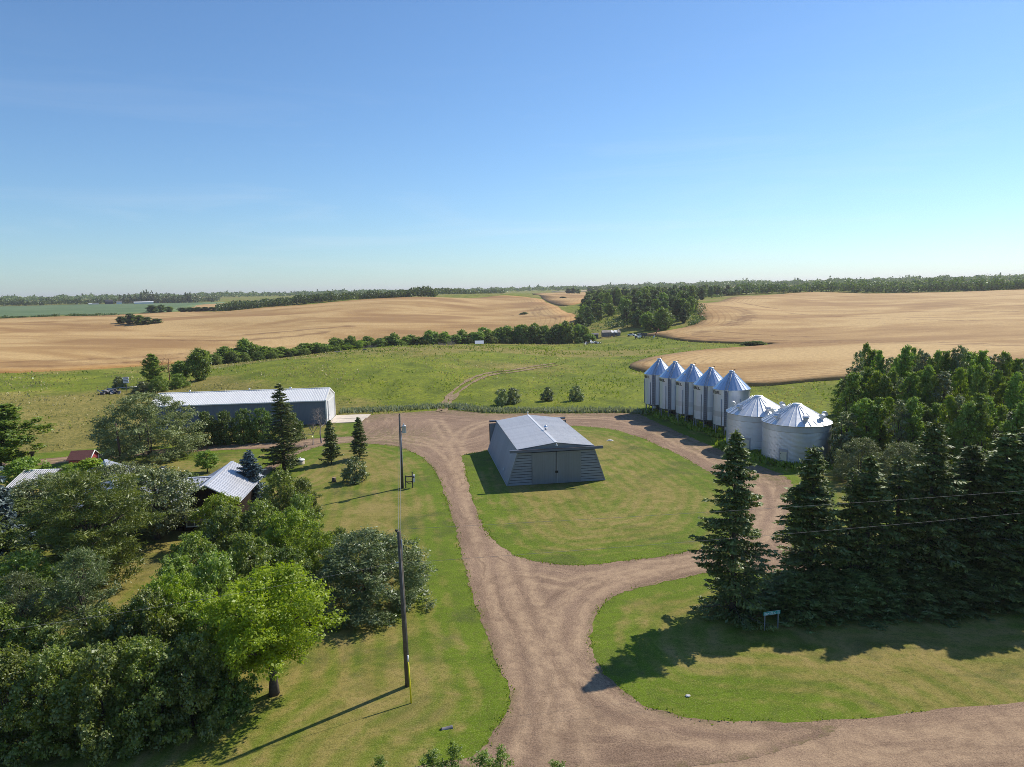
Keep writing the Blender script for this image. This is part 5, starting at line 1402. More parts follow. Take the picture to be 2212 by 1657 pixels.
GRP = {'lowspruce': 'low spruces along the road', 'spruce0': 'tall spruces along the road', 'spruce1': 'tall spruces along the road', 'spruce2': 'tall spruces along the road',
       'shrub0': 'shrubs of the yard thicket', 'shrub1': 'shrubs of the yard thicket', 'shrub2': 'shrubs of the yard thicket', 'sprig': 'saplings at the bottom edge', 'bush': 'bushes', 'hedge': 'dark hedge shrubs'}
for q in YARD:
    plant_px(*q[:6], GRP.get(q[0]))

# bare tree beside the shed, and the rusty dead one at the field
def bare_tree(me_, p, h, H0, lab, name='bare_tree'):
    e = empty(name, p, 0.7, lab, 'tree')
    e.scale = (h / H0,) * 3
    link('branches', me_, e)
    return e
p = at(694, 958); bare_tree(dead1, p, 7.0, 5, 'leafless grey tree before the end of the long shed')
p = at(676, 962); bare_tree(dead1, p, 4.5, 5, 'small leafless tree leaning beside the tall thin spruce').rotation_euler = (0.1, 0.3, 2.0)
p = at(366, 822); bare_tree(dead2, p, 8.5, 4, 'rusty red dead tree at the wheat edge', 'dead_tree')

# row of poplars behind the meadow
rng = np.random.default_rng(5)
bx = [400, 500, 600, 700, 800, 900, 1000, 1100, 1200, 1275]; bd = [268, 284, 298, 313, 328, 338, 347, 354, 358, 358]
tx = [400, 470, 500, 515, 560, 640, 700, 760, 850, 900, 960, 1060, 1100, 1150, 1200, 1230, 1275]
ty = [768, 756, 745, 738, 748, 748, 733, 731, 726, 722, 716, 712, 704, 700, 700, 697, 712]
spots = []
x = 408.0
while x < 1275:
    spots.append((x, np.interp(x, bx, bd) + rng.uniform(-3, 3), np.interp(x, tx, ty) + rng.uniform(-7, 13)))
    x += rng.uniform(9, 15)
for i, (x, d, yt) in enumerate(spots):
    p = out(x, d)
    h = max(3.0, height_at(x, yt, p) - p[2])
    plant('row%d' % (i % 3), p, h, rng.uniform(6.0, 10.5), 'leafy tree, %s from the left in the row behind the meadow' % ordinal(i + 1), 'row of trees behind the meadow')
for i, x in enumerate((425, 455, 490, 520, 550, 580, 615, 650, 690, 720, 745, 770, 815, 860, 910, 960, 1010, 1060, 1095, 1130, 1170, 1215, 1250)):
    p = out(x, np.interp(x, bx, bd) - 6)
    plant('bright' if i in (10, 11) else ('hedge', 'shrub1')[i % 2], p, rng.uniform(2.2, 4.2), rng.uniform(5, 7), '%s low shrub from the left at the foot of the tree row' % ordinal(i + 1), 'low shrubs before the tree row', name='leafy_shrub')

# the central wood
wf_x, wf_d = [1235, 1300, 1350, 1390, 1470, 1515], [404, 418, 424, 384, 378, 404]
cells = []
for i in range(210):
    for _ in range(40):
        d = 375 + 470 * rng.uniform() ** 1.25
        x0, x1 = np.interp(d, [380, 500, 700, 850], [1245, 1258, 1275, 1300]), np.interp(d, [380, 420, 500, 650, 850], [1500, 1505, 1490, 1530, 1590])
        x = rng.uniform(x0, x1)
        if d < np.interp(x, wf_x, wf_d): continue
        q = out(x, d)
        if all((q[0] - c[1][0]) ** 2 + (q[1] - c[1][1]) ** 2 > 15 for c in cells):
            cells.append((x, q, d)); break
cells.sort(key=lambda c: c[2])
for i, (x, q, d) in enumerate(cells):
    plant('wood%d' % (i % 3) if rng.uniform() > 0.12 else 'row%d' % (i % 3), q, rng.uniform(7.5, 12.5) * (0.75 if d < 400 else 1), rng.uniform(6, 9), 'tree of the central wood, %s counted from its front edge' % ordinal(i + 1), 'trees of the central wood', name='woodland_tree')
p = out(1396, 640); plant('poplar0', p, height_at(1396, 617, p) - p[2], 11, 'tall dark tree rising above the central wood')

# poplar grove on the right
gx_ = [1815, 1850, 1880, 1950, 2050, 2130, 2180, 2215, 2400]; gy_ = [795, 745, 735, 748, 741, 735, 756, 752, 735]
n_ = 0
for row, (d0, d1, dy, step, kinds) in enumerate(((126, 140, 0, 15, ('poplar0', 'sparse', 'poplar1', 'poplar2', 'sparse')), (112, 124, 45, 19, ('poplar2', 'grovebright', 'sparse', 'poplar0', 'poplar1')), (98, 108, 105, 26, ('poplar1', 'poplar0', 'grovebright', 'poplar2', 'sparse')))):
    x = 1828 + row * 6; k = 0
    while x < 2330:
        d = rng.uniform(d0, d1); p = out(x, d)
        yt = np.interp(x, gx_, gy_) + dy + rng.uniform(-6, 22) + (25 if x < 1850 else 0)
        k += 1
        plant(kinds[(k * 2 + row) % 5], p, height_at(x, yt, p), rng.uniform(3.2, 5.2), '%s tree from the left in the %s rank of the poplar grove' % (ordinal(k), ('back', 'middle', 'front')[row]), 'poplar grove right of the bins')
        x += step * rng.uniform(0.8, 1.2)
for k, (x, yb, yt, w, kd) in enumerate(((1830, 950, 880, 60, 'shrub0'), (1872, 965, 880, 55, 'grovebright'), (1912, 975, 872, 60, 'shrub1'), (1960, 985, 895, 60, 'bright'), (2040, 985, 880, 70, 'shrub2'), (1800, 940, 905, 50, 'shrub2'), (1820, 900, 868, 55, 'bright'))):
    plant_px(kd, x, yb, yt, w, '%s shrub from the left at the foot of the poplar grove' % ordinal(k + 1), 'shrubs at the foot of the grove', name='leafy_shrub')

# bushes in the wheat
for k, (x, y, yt, w) in enumerate(((262, 700, 683, 22), (282, 703, 677, 26), (300, 703, 680, 26), (318, 702, 684, 26), (338, 700, 688, 26))):
    plant_px('wood%d' % (k % 3), x, y, yt, w, '%s bush from the left in the clump standing in the wheat' % ordinal(k + 1), 'clump in the wheat field', name='field_bush', cat='bush')
for k, (x, d, h, w) in enumerate(((325, 800, 8, 13), (345, 810, 8, 12), (362, 815, 6, 10), (392, 800, 4.5, 12), (408, 795, 4.5, 12), (424, 790, 4.5, 12), (440, 785, 4.5, 12), (456, 780, 4, 10))):
    plant('wood%d' % (k % 3), out(x, d), h, w, '%s bush from the left along the far wheat edge' % ordinal(k + 1), 'bushes along the far wheat edge', name='field_bush', cat='bush')
for k, (x, d, h, w) in enumerate(((1227, 1150, 9, 11), (1238, 1150, 10, 13), (1248, 1160, 9, 11), (1131, 560, 2.2, 8), (1215, 800, 2.2, 9), (1635, 288, 1.6, 9), (1618, 289, 1.3, 7))):
    plant('wood%d' % (k % 3), out(x, d), h, w, ('bush standing alone in the wheat beyond the meadow, %s from the left' % ordinal(k + 1)) if k < 5 else ('low bush on the grass strip in the right wheat, %s' % ('right one', 'left one')[k - 5]), 'lone bushes in the fields', name='field_bush', cat='bush')

# ------------------------------------------------------------------ far woods: one mass each
def forest(name, areas, lab, mat, card=1.7, per=26, seed=1, spire=0.0):
    rng = np.random.default_rng(seed)
    Ps, Ns, Ts, Ls = [], [], [], []
    for (xa, da), (xb, db), depth, n, h0, h1, w in areas:
        k = rng.uniform(0, 1, n); dd = rng.uniform(0, 1, n)
        xs = xa + (xb - xa) * k; ds = da + (db - da) * k + depth * dd
        pts = np.array([bearing(a, 640, b)[:2] for a, b in zip(xs, ds)])
        z = terrain(pts[:, 0], pts[:, 1])
        h = rng.uniform(h0, h1, n) * (0.85 + 0.5 * vnoise(xs / 14.0, xs * 0, seed))
        for j in range(n):
            q = rdir(rng, per) * rng.uniform(0.55, 1.0, per)[:, None]
            if spire > rng.uniform():
                zz = rng.uniform(0, 1, per); rad = w * 0.32 * (1 - zz) + 0.3
                pp = np.stack([q[:, 0] * rad, q[:, 1] * rad, zz * h[j] * 1.25], -1)
            else: pp = q * np.array([w / 2, w / 2, h[j] * 0.46]) + np.array([0, 0, h[j] * 0.52])
            Ps.append(pp + np.array([pts[j, 0], pts[j, 1], z[j]])); Ns.append(unit(q + rng.normal(0, 0.5, (per, 3))))
            Ts.append(np.full(per, rng.uniform(0.1, 0.9)) + rng.normal(0, 0.12, per))
            Ls.append(rng.uniform(0.7, 1.4, per) * card * (da / 900.0) ** 0.6)
    P_, N_ = np.concatenate(Ps), np.concatenate(Ns)
    me_ = cards(name, P_, N_, rdir(rng, len(P_)), np.concatenate(Ls), np.concatenate(Ls) * 0.8, mat, np.concatenate(Ts))
    return tag(link(name, me_), lab, None, None, 'stuff')
forest('far_wood', [((468, 742), (600, 722), 90, 300, 6, 9, 8), ((600, 722), (760, 725), 110, 420, 7, 10, 8), ((760, 725), (860, 735), 90, 240, 7, 10, 8), ((860, 740), (938, 760), 40, 120, 10, 14, 9)], 'dark treeline on the crest behind the left wheat field', L_WOOD, 1.9, 28, 11)
forest('far_wood', [((1480, 700), (1620, 812), 70, 220, 8, 12, 8), ((1560, 780), (1800, 815), 90, 420, 9, 13, 8), ((1800, 815), (2300, 818), 90, 760, 10, 14, 8)], 'dark treeline along the far edge of the right wheat field', L_WOOD, 2.0, 28, 12)
forest('far_wood', [((-300, 1530), (330, 1560), 70, 520, 9, 15, 12), ((330, 1540), (470, 1560), 90, 140, 9, 14, 12), ((940, 1000), (1090, 1350), 120, 260, 8, 12, 10), ((1270, 1350), (1330, 1380), 200, 220, 9, 13, 10), ((1300, 950), (1480, 900), 150, 320, 8, 13, 9)], 'woods around the far farm and behind the fields', L_WOOD, 2.0, 24, 13)
forest('spruce_belt', [((255, 1545), (330, 1550), 30, 70, 15, 20, 9), ((325, 1530), (425, 1545), 30, 110, 13, 18, 8)], 'dark spruce belt sheltering the far farm', L_SPRUCE, 1.9, 26, 14, 0.6)
forest('horizon_forest', [((-400, 2050), (900, 2150), 700, 2000, 10, 17, 20), ((700, 2000), (1500, 2000), 900, 1400, 10, 17, 20), ((1350, 1700), (2600, 1500), 1100, 2600, 10, 18, 18)], 'hazy forest along the horizon', L_WOOD, 2.6, 18, 15, 0.05)
forest('wood_undergrowth', [((1245, 405), (1520, 395), 120, 420, 2.0, 4.5, 6), ((1258, 500), (1500, 480), 180, 420, 2.5, 5, 7), ((1275, 650), (1560, 660), 180, 300, 3, 6, 8)], 'leafy undergrowth filling the central wood', L_WOOD, 1.1, 22, 17)
forest('edge_scrub', [((0, 728), (120, 735), 6, 60, 1.6, 3.0, 6), ((140, 737), (250, 745), 6, 60, 1.6, 3.2, 6), ((1245, 430), (1262, 520), 14, 50, 1.2, 2.6, 4), ((1490, 372), (1520, 402), 10, 40, 1.5, 3, 4)], 'low scrub along the wheat field edges', L_WOOD, 1.0, 20, 16)

# ------------------------------------------------------------------ far farm
def far_block(name, x, y, wpx, hgt, depth, wall, roof, lab, rz=0.0, d=1480, cat='building', rise=0.35):
    p = out(x, d); W_ = wpx / FPX * d
    e = empty(name, p, -math.atan2(p[0], p[1]) + rz, lab, cat)
    MB().prism([(-depth / 2, 0), (depth / 2, 0), (depth / 2, hgt), (0, hgt * (1 + rise) - 0.3), (-depth / 2, hgt)], -W_ / 2, W_ / 2).build('wall', wall, e, (0, 0, 0), (0, 0, R(90)))
    for s in (-1, 1):
        MB().hexa([(-W_ / 2 - 0.4, s * (depth / 2 + 0.4), hgt - 0.2), (W_ / 2 + 0.4, s * (depth / 2 + 0.4), hgt - 0.2), (W_ / 2 + 0.4, 0, hgt * (1 + rise)), (-W_ / 2 - 0.4, 0, hgt * (1 + rise)),
                   (-W_ / 2 - 0.4, s * (depth / 2 + 0.4), hgt), (W_ / 2 + 0.4, s * (depth / 2 + 0.4), hgt), (W_ / 2 + 0.4, 0, hgt * (1 + rise) + 0.2), (-W_ / 2 - 0.4, 0, hgt * (1 + rise) + 0.2)]).build('roof_slope', roof, e)
    return e
far_block('storage_tent', 309, 656, 33, 3.2, 9, M_TRIM, M_TRIM, 'long low white building on the far farm', 0.0, 1485)
far_block('far_barn', 234, 656, 13, 5, 9, M_DARK, M_DARK, 'dark far barn with steep roof among spruces', 0.1, 1500, 'barn', 0.7)
far_block('far_house', 256, 656, 9, 3.6, 7, M_TRIM, M_OLDW, 'white far house right of the dark far barn', 0.0, 1500, 'house')
far_block('far_shed', 205, 656, 10, 2.2, 6, M_TRIM, M_OLDW, 'low grey far shed left of the dark far barn', 0.0, 1495, 'shed')
far_block('far_shed', 194, 656, 6, 2.2, 5, M_TRIM, M_TRIM, 'tiny white far shed at the left of the far farm', 0.0, 1495, 'shed')
p = out(320, 2400)
e = empty('radio_mast', p, 0, 'thin mast rising above the far forest on the left', 'mast')
hm = height_at(320, 634, p) - p[2]
MB().tube([(0, 0, 0), (0, 0, hm)], [0.9, 0.5], 4).build('mast', M_GALV_D, e)
for z in (0.86, 0.95): MB().box((0, 0, hm * z), (3.0, 1.2, 1.6)).build('antenna', M_GALV_D, e)

# ------------------------------------------------------------------ old yard at the wood's edge
def deg(p): return -math.atan2(p[0], p[1])
p = at(1319, 727); rb_ = empty('ruined_shed', p, deg(p) + 0.12, 'collapsing grey timber shed at the edge of the wood', 'shed')
for k in range(10):
    if k in (5, 7): MB().box((-4.3 + k * 0.95, -2.2, 2.05), (0.9, 0.12, 0.5)).build('wall_board', M_OLDW, rb_); continue
    MB().box((-4.3 + k * 0.95, -2.2, 1.15), (0.9, 0.12, 2.3)).build('wall_board', M_OLDW, rb_)
for s in (-1, 1): MB().prism([(-2.2, 0), (2.2, 0), (2.2, 2.3), (0, 3.2), (-2.2, 2.3)], -0.06, 0.06).build('gable_wall', M_OLDW, rb_, (s * 4.75, 0, 0), (0, 0, R(90)))
MB().box((0, 2.2, 1.15), (9.4, 0.12, 2.3)).build('rear_wall', M_OLDW, rb_)
M_ROOFO = plain('bleached roof boards', (0.33, 0.29, 0.25), 0.9, 0, 0.25, 1)
for k in range(6):
    x0 = -4.9 + k * 1.65
    dz = (0, 0, 0.05, -0.35, -0.15, -0.3)[k]
    MB().hexa([(x0, -2.5, 2.2), (x0 + 1.6, -2.5, 2.2 + dz), (x0 + 1.6, 0.1, 3.25 + dz), (x0, 0.1, 3.25), (x0, -2.5, 2.3), (x0 + 1.6, -2.5, 2.3 + dz), (x0 + 1.6, 0.1, 3.35 + dz), (x0, 0.1, 3.35)]).build('roof_board', M_ROOFO if k not in (3, 4) else M_TRIM, rb_)
MB().tube([(3.0, -1, 3.1), (4.6, 0, 3.9)], 0.1, 5).build('fallen_rafter', M_TRIM, rb_)
p = at(1284, 730); hb = empty('dark_hut', p, deg(p) + 0.1, 'small dark timber hut left of the collapsing shed', 'hut')
MB().prism([(-1.5, 0), (1.5, 0), (1.5, 1.9), (0, 2.4), (-1.5, 1.9)], -1.8, 1.8).build('wall', M_OLDW, hb, (0, 0, 0), (0, 0, R(90)))
MB().box((0.4, -1.53, 0.9), (0.8, 0.06, 1.2)).build('doorway', M_BLACK, hb)
for s in (-1, 1): MB().hexa([(-2, s * 1.8, 1.8), (2, s * 1.8, 1.8), (2, 0, 2.45), (-2, 0, 2.45), (-2, s * 1.8, 1.9), (2, s * 1.8, 1.9), (2, 0, 2.55), (-2, 0, 2.55)]).build('roof_slope', M_OLDW, hb)
def scrap(name, p, n, w, h, lab, seed, mats, L=(0.8, 2.4)):
    rng = np.random.default_rng(seed)
    e = empty(name, p, deg(p), lab, 'scrap pile')
    for k in range(n):
        u = rng.uniform(-1, 1); v = rng.uniform(-1, 1)
        z = h * max(0.1, 1 - abs(u) ** 1.5) * rng.uniform(0.15, 0.9)
        MB().box((u * w / 2, v * w / 5, z), (rng.uniform(*L), rng.uniform(0.3, 0.9), rng.uniform(0.06, 0.25)), rng.uniform(0, 3.1), rng.uniform(-0.9, 0.9), rng.uniform(-0.4, 0.4)).build('board', mats[k % len(mats)], e)
scrap('scrap_pile', at(1280, 743), 38, 8.0, 1.7, 'heap of pale scrap sheets in the grass below the wood', 3, (M_TRIM, M_OLDW, M_DARK, M_SHED_E))
scrap('timber_pile', at(236, 851), 24, 4.6, 1.1, 'heap of grey weathered boards left of the slatted stand', 4, (M_OLDW, M_GALV_D, M_DARK, M_OLDW))
p = at(1380, 731.5)
tk = empty('old_grain_truck', p, deg(p) + R(200), 'old white grain truck with dark box parked below the wood', 'truck')
# truck length along local y, bonnet at -y before turning
tk.rotation_euler = (0, 0, deg(p) + R(-38))
MB().box((0, -1.55, 1.05), (1.7, 1.5, 0.85)).build('bonnet', M_TRUCK, tk)
cb_ = MB().hexa([(-0.95, -0.8, 0.7), (0.95, -0.8, 0.7), (0.95, 0.6, 0.7), (-0.95, 0.6, 0.7), (-0.85, -0.55, 2.25), (0.85, -0.55, 2.25), (0.85, 0.6, 2.25), (-0.85, 0.6, 2.25)]).build('cab', M_TRUCK, tk)
MB().hexa([(-0.80, -0.77, 1.5), (0.80, -0.77, 1.5), (0.80, -0.70, 1.5), (-0.80, -0.70, 1.5), (-0.76, -0.63, 2.1), (0.76, -0.63, 2.1), (0.76, -0.56, 2.1), (-0.76, -0.56, 2.1)]).build('windscreen', M_BLACK, cb_)
for s in (-1, 1): MB().box((s * 0.93, -0.05, 1.82), (0.05, 0.8, 0.5)).build('side_window', M_BLACK, cb_)
MB().box((0, -2.34, 0.95), (1.3, 0.08, 0.6)).build('grille', M_BLACK, tk)
for s in (-1, 1):
    MB().box((s * 0.85, -1.6, 0.85), (0.35, 1.3, 0.35)).build('wing', M_TRUCK, tk)
    for y in (-1.6, 3.2):
        wh = MB().tube([(s * 0.75, y, 0.5), (s * 1.0, y, 0.5)], 0.5, 14).build('wheel', M_TYRE, tk)
        MB().tube([(s * 1.0, y, 0.5), (s * 1.02, y, 0.5)], 0.26, 10).build('rim', M_TRIM, wh)
gbx = MB().box((0, 2.6, 1.15), (2.2, 3.8, 0.12)).build('grain_box', M_DARK, tk)
for s in (-1, 1):
    MB().box((s * 1.1, 2.6, 1.8), (0.06, 3.8, 1.2)).build('side_board', M_DARK, gbx)
    for k in range(5): MB().box((s * 1.15, 0.9 + k * 0.85, 1.8), (0.05, 0.12, 1.2)).build('stake', M_OLDW, gbx)
MB().box((0, 0.72, 1.9), (2.2, 0.06, 1.4)).build('head_board', M_DARK, gbx)
MB().box((0, 4.48, 1.8), (2.2, 0.06, 1.2)).build('tail_board', M_DARK, gbx)
p = at(1364, 726)
cr = empty('parked_car', p, deg(p) + R(70), 'small white car half hidden behind the grain truck', 'car')
MB().hexa([(-0.85, -2, 0.35), (0.85, -2, 0.35), (0.85, 2, 0.35), (-0.85, 2, 0.35), (-0.8, -1.9, 0.9), (0.8, -1.9, 0.9), (0.8, 1.9, 0.9), (-0.8, 1.9, 0.9)]).build('body', M_TRUCK, cr)
MB().hexa([(-0.78, -1.0, 0.9), (0.78, -1.0, 0.9), (0.78, 1.4, 0.9), (-0.78, 1.4, 0.9), (-0.65, -0.5, 1.4), (0.65, -0.5, 1.4), (0.65, 1.0, 1.4), (-0.65, 1.0, 1.4)]).build('cabin', M_BLACK, cr)
for s in (-1, 1):
    for y in (-1.25, 1.3): MB().tube([(s * 0.7, y, 0.32), (s * 0.87, y, 0.32)], 0.32, 12).build('wheel', M_TYRE, cr)
p = at(1398, 731)
hr_ = empty('harrow_frame', p, deg(p) + 0.1, 'dark metal harrow frame in the grass right of the truck', 'harrow')
for y in (-0.8, 0.8): MB().box((0, y, 0.75), (3.4, 0.1, 0.1)).build('beam', M_DARK, hr_)
for k in range(6): MB().box((-1.6 + k * 0.64, 0, 0.72), (0.08, 1.6, 0.08)).build('cross_bar', M_DARK, hr_)
for k in range(4):
    for y in (-0.8, 0.8): MB().box((-1.6 + k * 1.06, y, 0.36), (0.08, 0.08, 0.72)).build('leg', M_DARK, hr_)
p = at(1416, 732)
ag = empty('grain_auger', p, deg(p), 'slanting grain auger at the corner of the right wheat', 'auger')
MB().tube([(-1.2, 0, 0.3), (1.3, 0, 4.6)], 0.16, 8).build('auger_tube', M_REDW, ag)
MB().tube([(-1.3, 0, 0.15), (-0.5, 0, 1.5)], 0.26, 8).build('intake', M_TRIM, ag)
for s in (-1, 1): MB().tube([(0.9, s * 0.8, 0), (0.4, 0, 2.9)], 0.06, 5).build('strut', M_DARK, ag); 
for s in (-1, 1): MB().tube([(0.9, s * 0.75, 0.3), (0.9, s * 0.9, 0.3)], 0.3, 10).build('wheel', M_TYRE, ag)
p = at(274, 846)
st = empty('slatted_stand', p, deg(p), 'white slatted box on a post behind the grey willow', 'stand')
MB().box((0, 0, 1.1), (0.16, 0.16, 2.2)).build('post', M_OLDW, st)
for k in range(4): MB().box((0, 0, 2.2 + k * 0.36), (1.3, 1.0, 0.2)).build('slat', M_TRIM, st)
MB().box((0, 0, 2.75), (1.0, 0.8, 1.5)).build('box', M_OLDW, st)
MB().tube([(-4.2, 0, 1.0), (3.0, 0, 1.0)], 0.07, 6).build('rail', M_GALV, st)
for x in (-4.0, 2.6): MB().box((x, 0, 0.55), (0.14, 0.14, 1.1)).build('rail_post', M_OLDW, st)
p = at(1035, 744)
wp_ = empty('white_panel', p, deg(p), 'tilted white sheet lying before the tree row', 'panel')
MB().box((0, 0, 1.0), (4.2, 0.08, 2.2), 0, 0, R(-50)).build('sheet', M_TRIM, wp_)
MB().box((0, 0.5, 0.5), (3.6, 0.6, 1.0)).build('support', M_OLDW, wp_)
for k, (x, y, w, h) in enumerate(((1165 - 0, 0, 0, 0),)): pass
for k, (x, y, s, lab) in enumerate(((965, 746, 1.3, 'biggest heap of dead branches at the foot of the tree row'), (860, 747, 1.1, 'heap of dead branches left of the biggest one'), (800, 752, 0.9, 'leftmost heap of dead branches before the tree row'))):
    p = at(x, y); e = empty('brush_pile', p, 0.4 * k, lab, 'brush pile')
    for j in range(7):
        o = link('branch', dead1, e, (math.cos(j * 2.4) * 1.6 * s, math.sin(j * 2.4) * 1.0 * s, 0.25), (R(75 + 8 * (j % 3)), R(10 * j), j * 0.9), (0.7 * s,) * 3)
for k, (x, y, lab, w) in enumerate(((730, 762, 'pale board lying left in the grass before the tree row', 3.0), (787, 757, 'pale board lying right in the grass before the tree row', 2.2))):
    p = at(x, y); e = empty('loose_board', p, deg(p), lab, 'board')
    MB().box((0, 0, 0.45), (w, 0.9, 0.12), 0, 0.05).build('plank', M_OLDW, e); MB().box((0, 0, 0.2), (w * 0.6, 0.5, 0.4)).build('prop', M_OLDW, e)

# ------------------------------------------------------------------ small things in the yard
p = at(649, 1003); wl_ = empty('well_cover', p, 0, 'white round well cover on the lawn by the tall thin spruce', 'well cover')
MB().lathe([(0.55, 0), (0.55, 0.55), (0, 0.55)], 18).build('casing', M_CONC, wl_)
MB().lathe([(0.62, 0.55), (0.62, 0.64), (0.55, 0.68), (0, 0.70)], 18).build('lid', M_TRIM, wl_)
MB().lathe([(0.10, 0.68), (0.10, 0.95), (0, 1.0)], 10).build('vent', M_TRIM, wl_)
p = at(721, 1041); sp = empty('tree_stump', p, 0, 'short dark tree stump left of the scraggly bush', 'stump')
MB().tube([(0, 0, -0.05), (0.02, 0, 0.2), (0.03, 0.02, 0.55)], [0.34, 0.26, 0.24], 10).build('stump', M_BARK, sp)
MB().tube([(0.03, 0.02, 0.55), (0.03, 0.02, 0.56)], 0.22, 10).build('cut_face', M_WOODL, sp)
def stone(x, y, s, lab, name='pale_stone'):
    p = at(x, y)
    bm = bmesh.new(); bmesh.ops.create_icosphere(bm, subdivisions=2, radius=1.0)
    rng = np.random.default_rng(int(x))
    for v in bm.verts: v.co = Vector((v.co.x * s[0], v.co.y * s[1], v.co.z * s[2])) * float(1 + rng.normal(0, 0.12))
    me_ = bpy.data.meshes.new(name); bm.to_mesh(me_); bm.free(); me_.materials.append(M_STONE)
    tag(link(name, me_, None, (p[0], p[1], s[2] * 0.5)), lab, 'stone')
stone(1485, 1505, (0.16, 0.11, 0.08), 'pale stone on the grass verge before the spruces')
stone(1317, 953, (0.5, 0.35, 0.14), 'flat pale stone on the lawn right of the barn')
p = at(966, 1585)
cv = empty('culvert_end', p, 0.25, 'grey corrugated culvert end poking out of the grass', 'culvert')
MB().lathe([(0.13 + 0.008 * (k % 2), -0.33 + k * 0.03) for k in range(22)] + [(0.11, 0.31), (0.11, -0.33)], 16).build('pipe', M_OLDW, cv, (0, 0, -0.04), (0, R(84), 0))
MB().lathe([(0.11, 0), (0.0, 0.02)], 16).build('dark_mouth', M_BLACK, cv, (-0.30, 0, 0.03), (0, R(84), 0))

# ------------------------------------------------------------------ grass and weeds: real blades, uncounted
def blades(name, xy, L_, mat, lab, seed, lean=0.35, wid=0.22, z=None, parent=None):
    rng = np.random.default_rng(seed)
    n = len(xy)
    zz = terrain(xy[:, 0], xy[:, 1])
    ax = unit(np.stack([rng.normal(0, lean, n), rng.normal(0, lean, n), np.ones(n)], -1))
    P_ = np.stack([xy[:, 0], xy[:, 1], zz], -1) + ax * (L_ * 0.45)[:, None]
    N_ = np.stack([rng.normal(0, 1, n), rng.normal(0, 1, n), rng.uniform(0, 0.5, n)], -1)
    t = 0.5 + rng.normal(0, 0.22, n) + 0.5 * vnoise(xy[:, 0] / 3.0, xy[:, 1] / 3.0, seed)
    me_ = cards(name, P_, unit(N_), ax, L_, L_ * wid, mat, t)
    return tag(link(name, me_), lab, None, None, 'stuff')
rng = np.random.default_rng(77)
def scatter(n, d0, d1, a0, a1):
    d = np.sqrt(rng.uniform(d0 * d0, d1 * d1, n)); a = rng.uniform(a0, a1, n)
    return np.stack([d * np.sin(a), d * np.cos(a)], -1)
wl_loops = [smooth_loop(q, 8) for q in (WHEAT_L, WHEAT_R)]
def meadow_pts(n, d0, d1):
    q = scatter(n, d0, d1, -0.75, 0.72)
    m_ = ~inside(q, lawn_loop[::2]) & ~inside(q, gravel_loop[::3])
    for l_ in wl_loops: m_ &= ~inside(q, l_)
    # keep off the buildings and bins
    lx, ly = (q - sc) @ sx_, (q - sc) @ sy_
    m_ &= ~((np.abs(lx) < SL / 2 + 0.3) & (np.abs(ly) < SW / 2 + 0.3))
    lx, ly = (q - fr) @ sx_, (q - fr) @ sy_
    m_ &= ~((lx > 0) & (lx < 7) & (ly > 0.5) & (ly < 9.7))
    for c_, r_ in [((37.85, 93.3), 4.5), ((35.38, 101.0), 4.5)]: m_ &= np.hypot(q[:, 0] - c_[0], q[:, 1] - c_[1]) > r_
    return q[m_]
q = np.concatenate([meadow_pts(30000, 70, 200), meadow_pts(36000, 200, 345)])
clump = vnoise(q[:, 0] / 4.5, q[:, 1] / 6.0, 31) + 0.7 * vnoise(q[:, 0] / 14.0, q[:, 1] / 18.0, 32) + rng.normal(0, 0.12, len(q))
q = q[clump > -0.08]
dq = np.hypot(q[:, 0], q[:, 1])
sel = vnoise(q[:, 0] / 26, q[:, 1] / 34, 9) + 0.6 * vnoise(q[:, 0] / 7, q[:, 1] / 9, 10) + rng.normal(0, 0.14, len(q))
lush = (sel < -0.02); dry = (sel > 0.10); sage = ~lush & ~dry
sz = (0.26 + 0.0010 * dq) * rng.uniform(0.5, 1.5, len(q))
blades('meadow_grass', q[lush], sz[lush], L_WEED, 'green meadow grass', 1, 0.7, 0.6)
blades('dry_meadow_grass', q[dry], sz[dry], L_DRY, 'dry straw coloured meadow grass', 2, 0.7, 0.5)
keep_ = sage & (rng.uniform(0, 1, len(q)) < 0.22)
blades('meadow_weeds', q[keep_], sz[keep_] * 1.0, L_CARAG, 'darker meadow weeds', 3, 0.7, 0.7)
# grey-green fringe along the yard edge
fr_line = smooth_loop(px([(700, 893), (760, 890), (850, 886), (930, 881), (985, 880), (1040, 888), (1140, 889), (1250, 889), (1340, 889), (1390, 893)]), 0.4, False)
q = np.concatenate([fr_line + rng.normal(0, 1.0, fr_line.shape) for _ in range(40)])
q = q[~inside(q, gravel_loop[::3])]
q = q[((q - fr) @ sx_ > 0.6)]
blades('sage_fringe', q, rng.uniform(0.4, 1.1, len(q)), L_SAGE, 'grey-green weeds along the yard edge', 4, 0.4, 0.3)
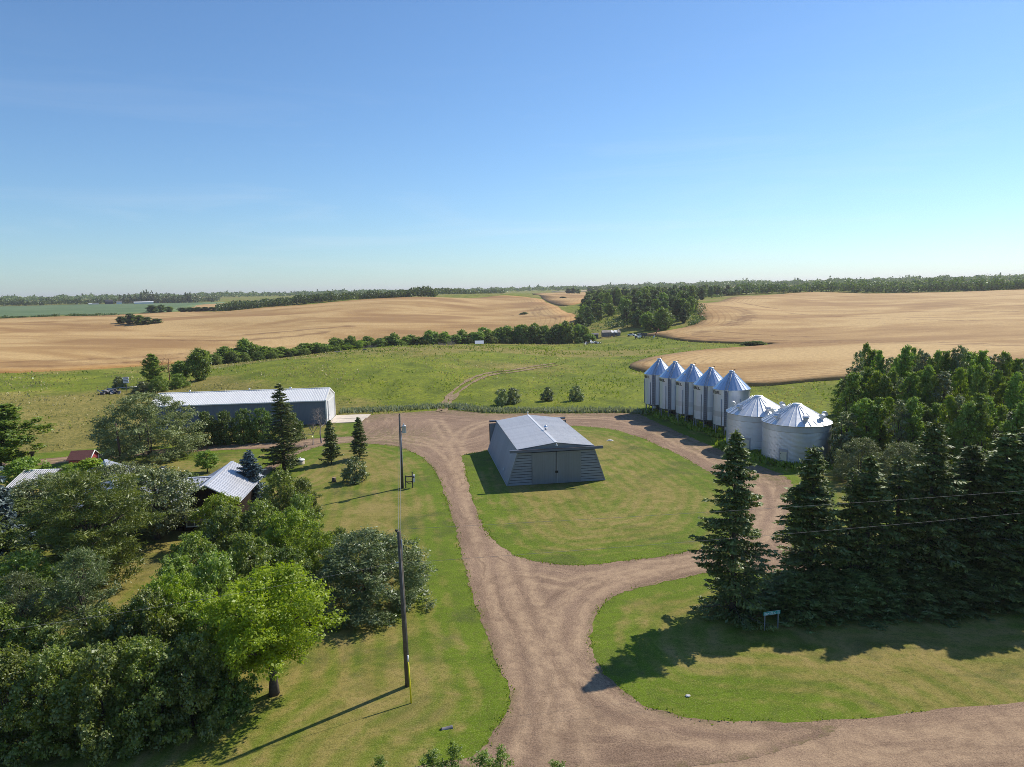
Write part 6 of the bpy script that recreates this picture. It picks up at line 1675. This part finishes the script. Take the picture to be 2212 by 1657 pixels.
# weeds round the bins
q = []
for (x, y) in hop_pos:
    for _ in range(900):
        a = rng.uniform(0, 6.28); r_ = 3.3 * math.sqrt(rng.uniform(0.05, 1)); q.append((x + r_ * math.cos(a) - 0.5, y + r_ * math.sin(a) - 0.3))
for c_ in ((37.85, 93.3), (35.38, 101.0)):
    for _ in range(1500):
        a = rng.uniform(0, 6.28); r_ = 4.4 + abs(rng.normal(0, 0.7)); q.append((c_[0] + r_ * math.cos(a), c_[1] + r_ * math.sin(a)))
q = np.array(q)
blades('bin_weeds', q, rng.uniform(0.25, 0.95, len(q)), L_WEED, 'tall green weeds round the feet of the bins', 5, 0.5, 0.5)
# ragged lawn edges
q = np.concatenate([gravel_loop + rng.normal(0, 0.16, gravel_loop.shape) for _ in range(7)] + [island_loop + rng.normal(0, 0.16, island_loop.shape) for _ in range(9)] + [road_n[np.abs(road_n[:, 0]) < 60] + rng.normal(0, 0.16, road_n[np.abs(road_n[:, 0]) < 60].shape) for _ in range(10)])
q = q[(q[:, 1] < 140) & ((q[:, 1] > 33.8 + 0.118 * q[:, 0]) | ((q[:, 0] > 15.5) | (q[:, 0] < -5)) & (q[:, 1] > 33.2 + 0.118 * q[:, 0]) & (q[:, 1] < 33.9 + 0.118 * q[:, 0]))]
q = q[vnoise(q[:, 0] / 0.8, q[:, 1] / 0.8, 61) + 0.6 * vnoise(q[:, 0] / 3.5, q[:, 1] / 3.5, 62) + rng.normal(0, 0.1, len(q)) > -0.02]
blades('edge_grass', q, rng.uniform(0.06, 0.22, len(q)), L_WEED, 'ragged grass along the gravel edges', 6, 0.6, 0.4)

# ------------------------------------------------------------------ haze in the air
t = NT('haze')
vp = t.n('ShaderNodeVolumePrincipled')
vp.inputs['Color'].default_value = (0.95, 0.92, 1.0, 1)
vp.inputs['Density'].default_value = 0.00010
vp.inputs['Anisotropy'].default_value = 0.3
t.l(vp.outputs[0], t.out.inputs['Volume'])
hz = MB().box((0, 0, 45), (31000, 31000, 150)).build('haze', t.m)
tag(hz, 'thin summer haze over the fields', None, None, 'stuff')
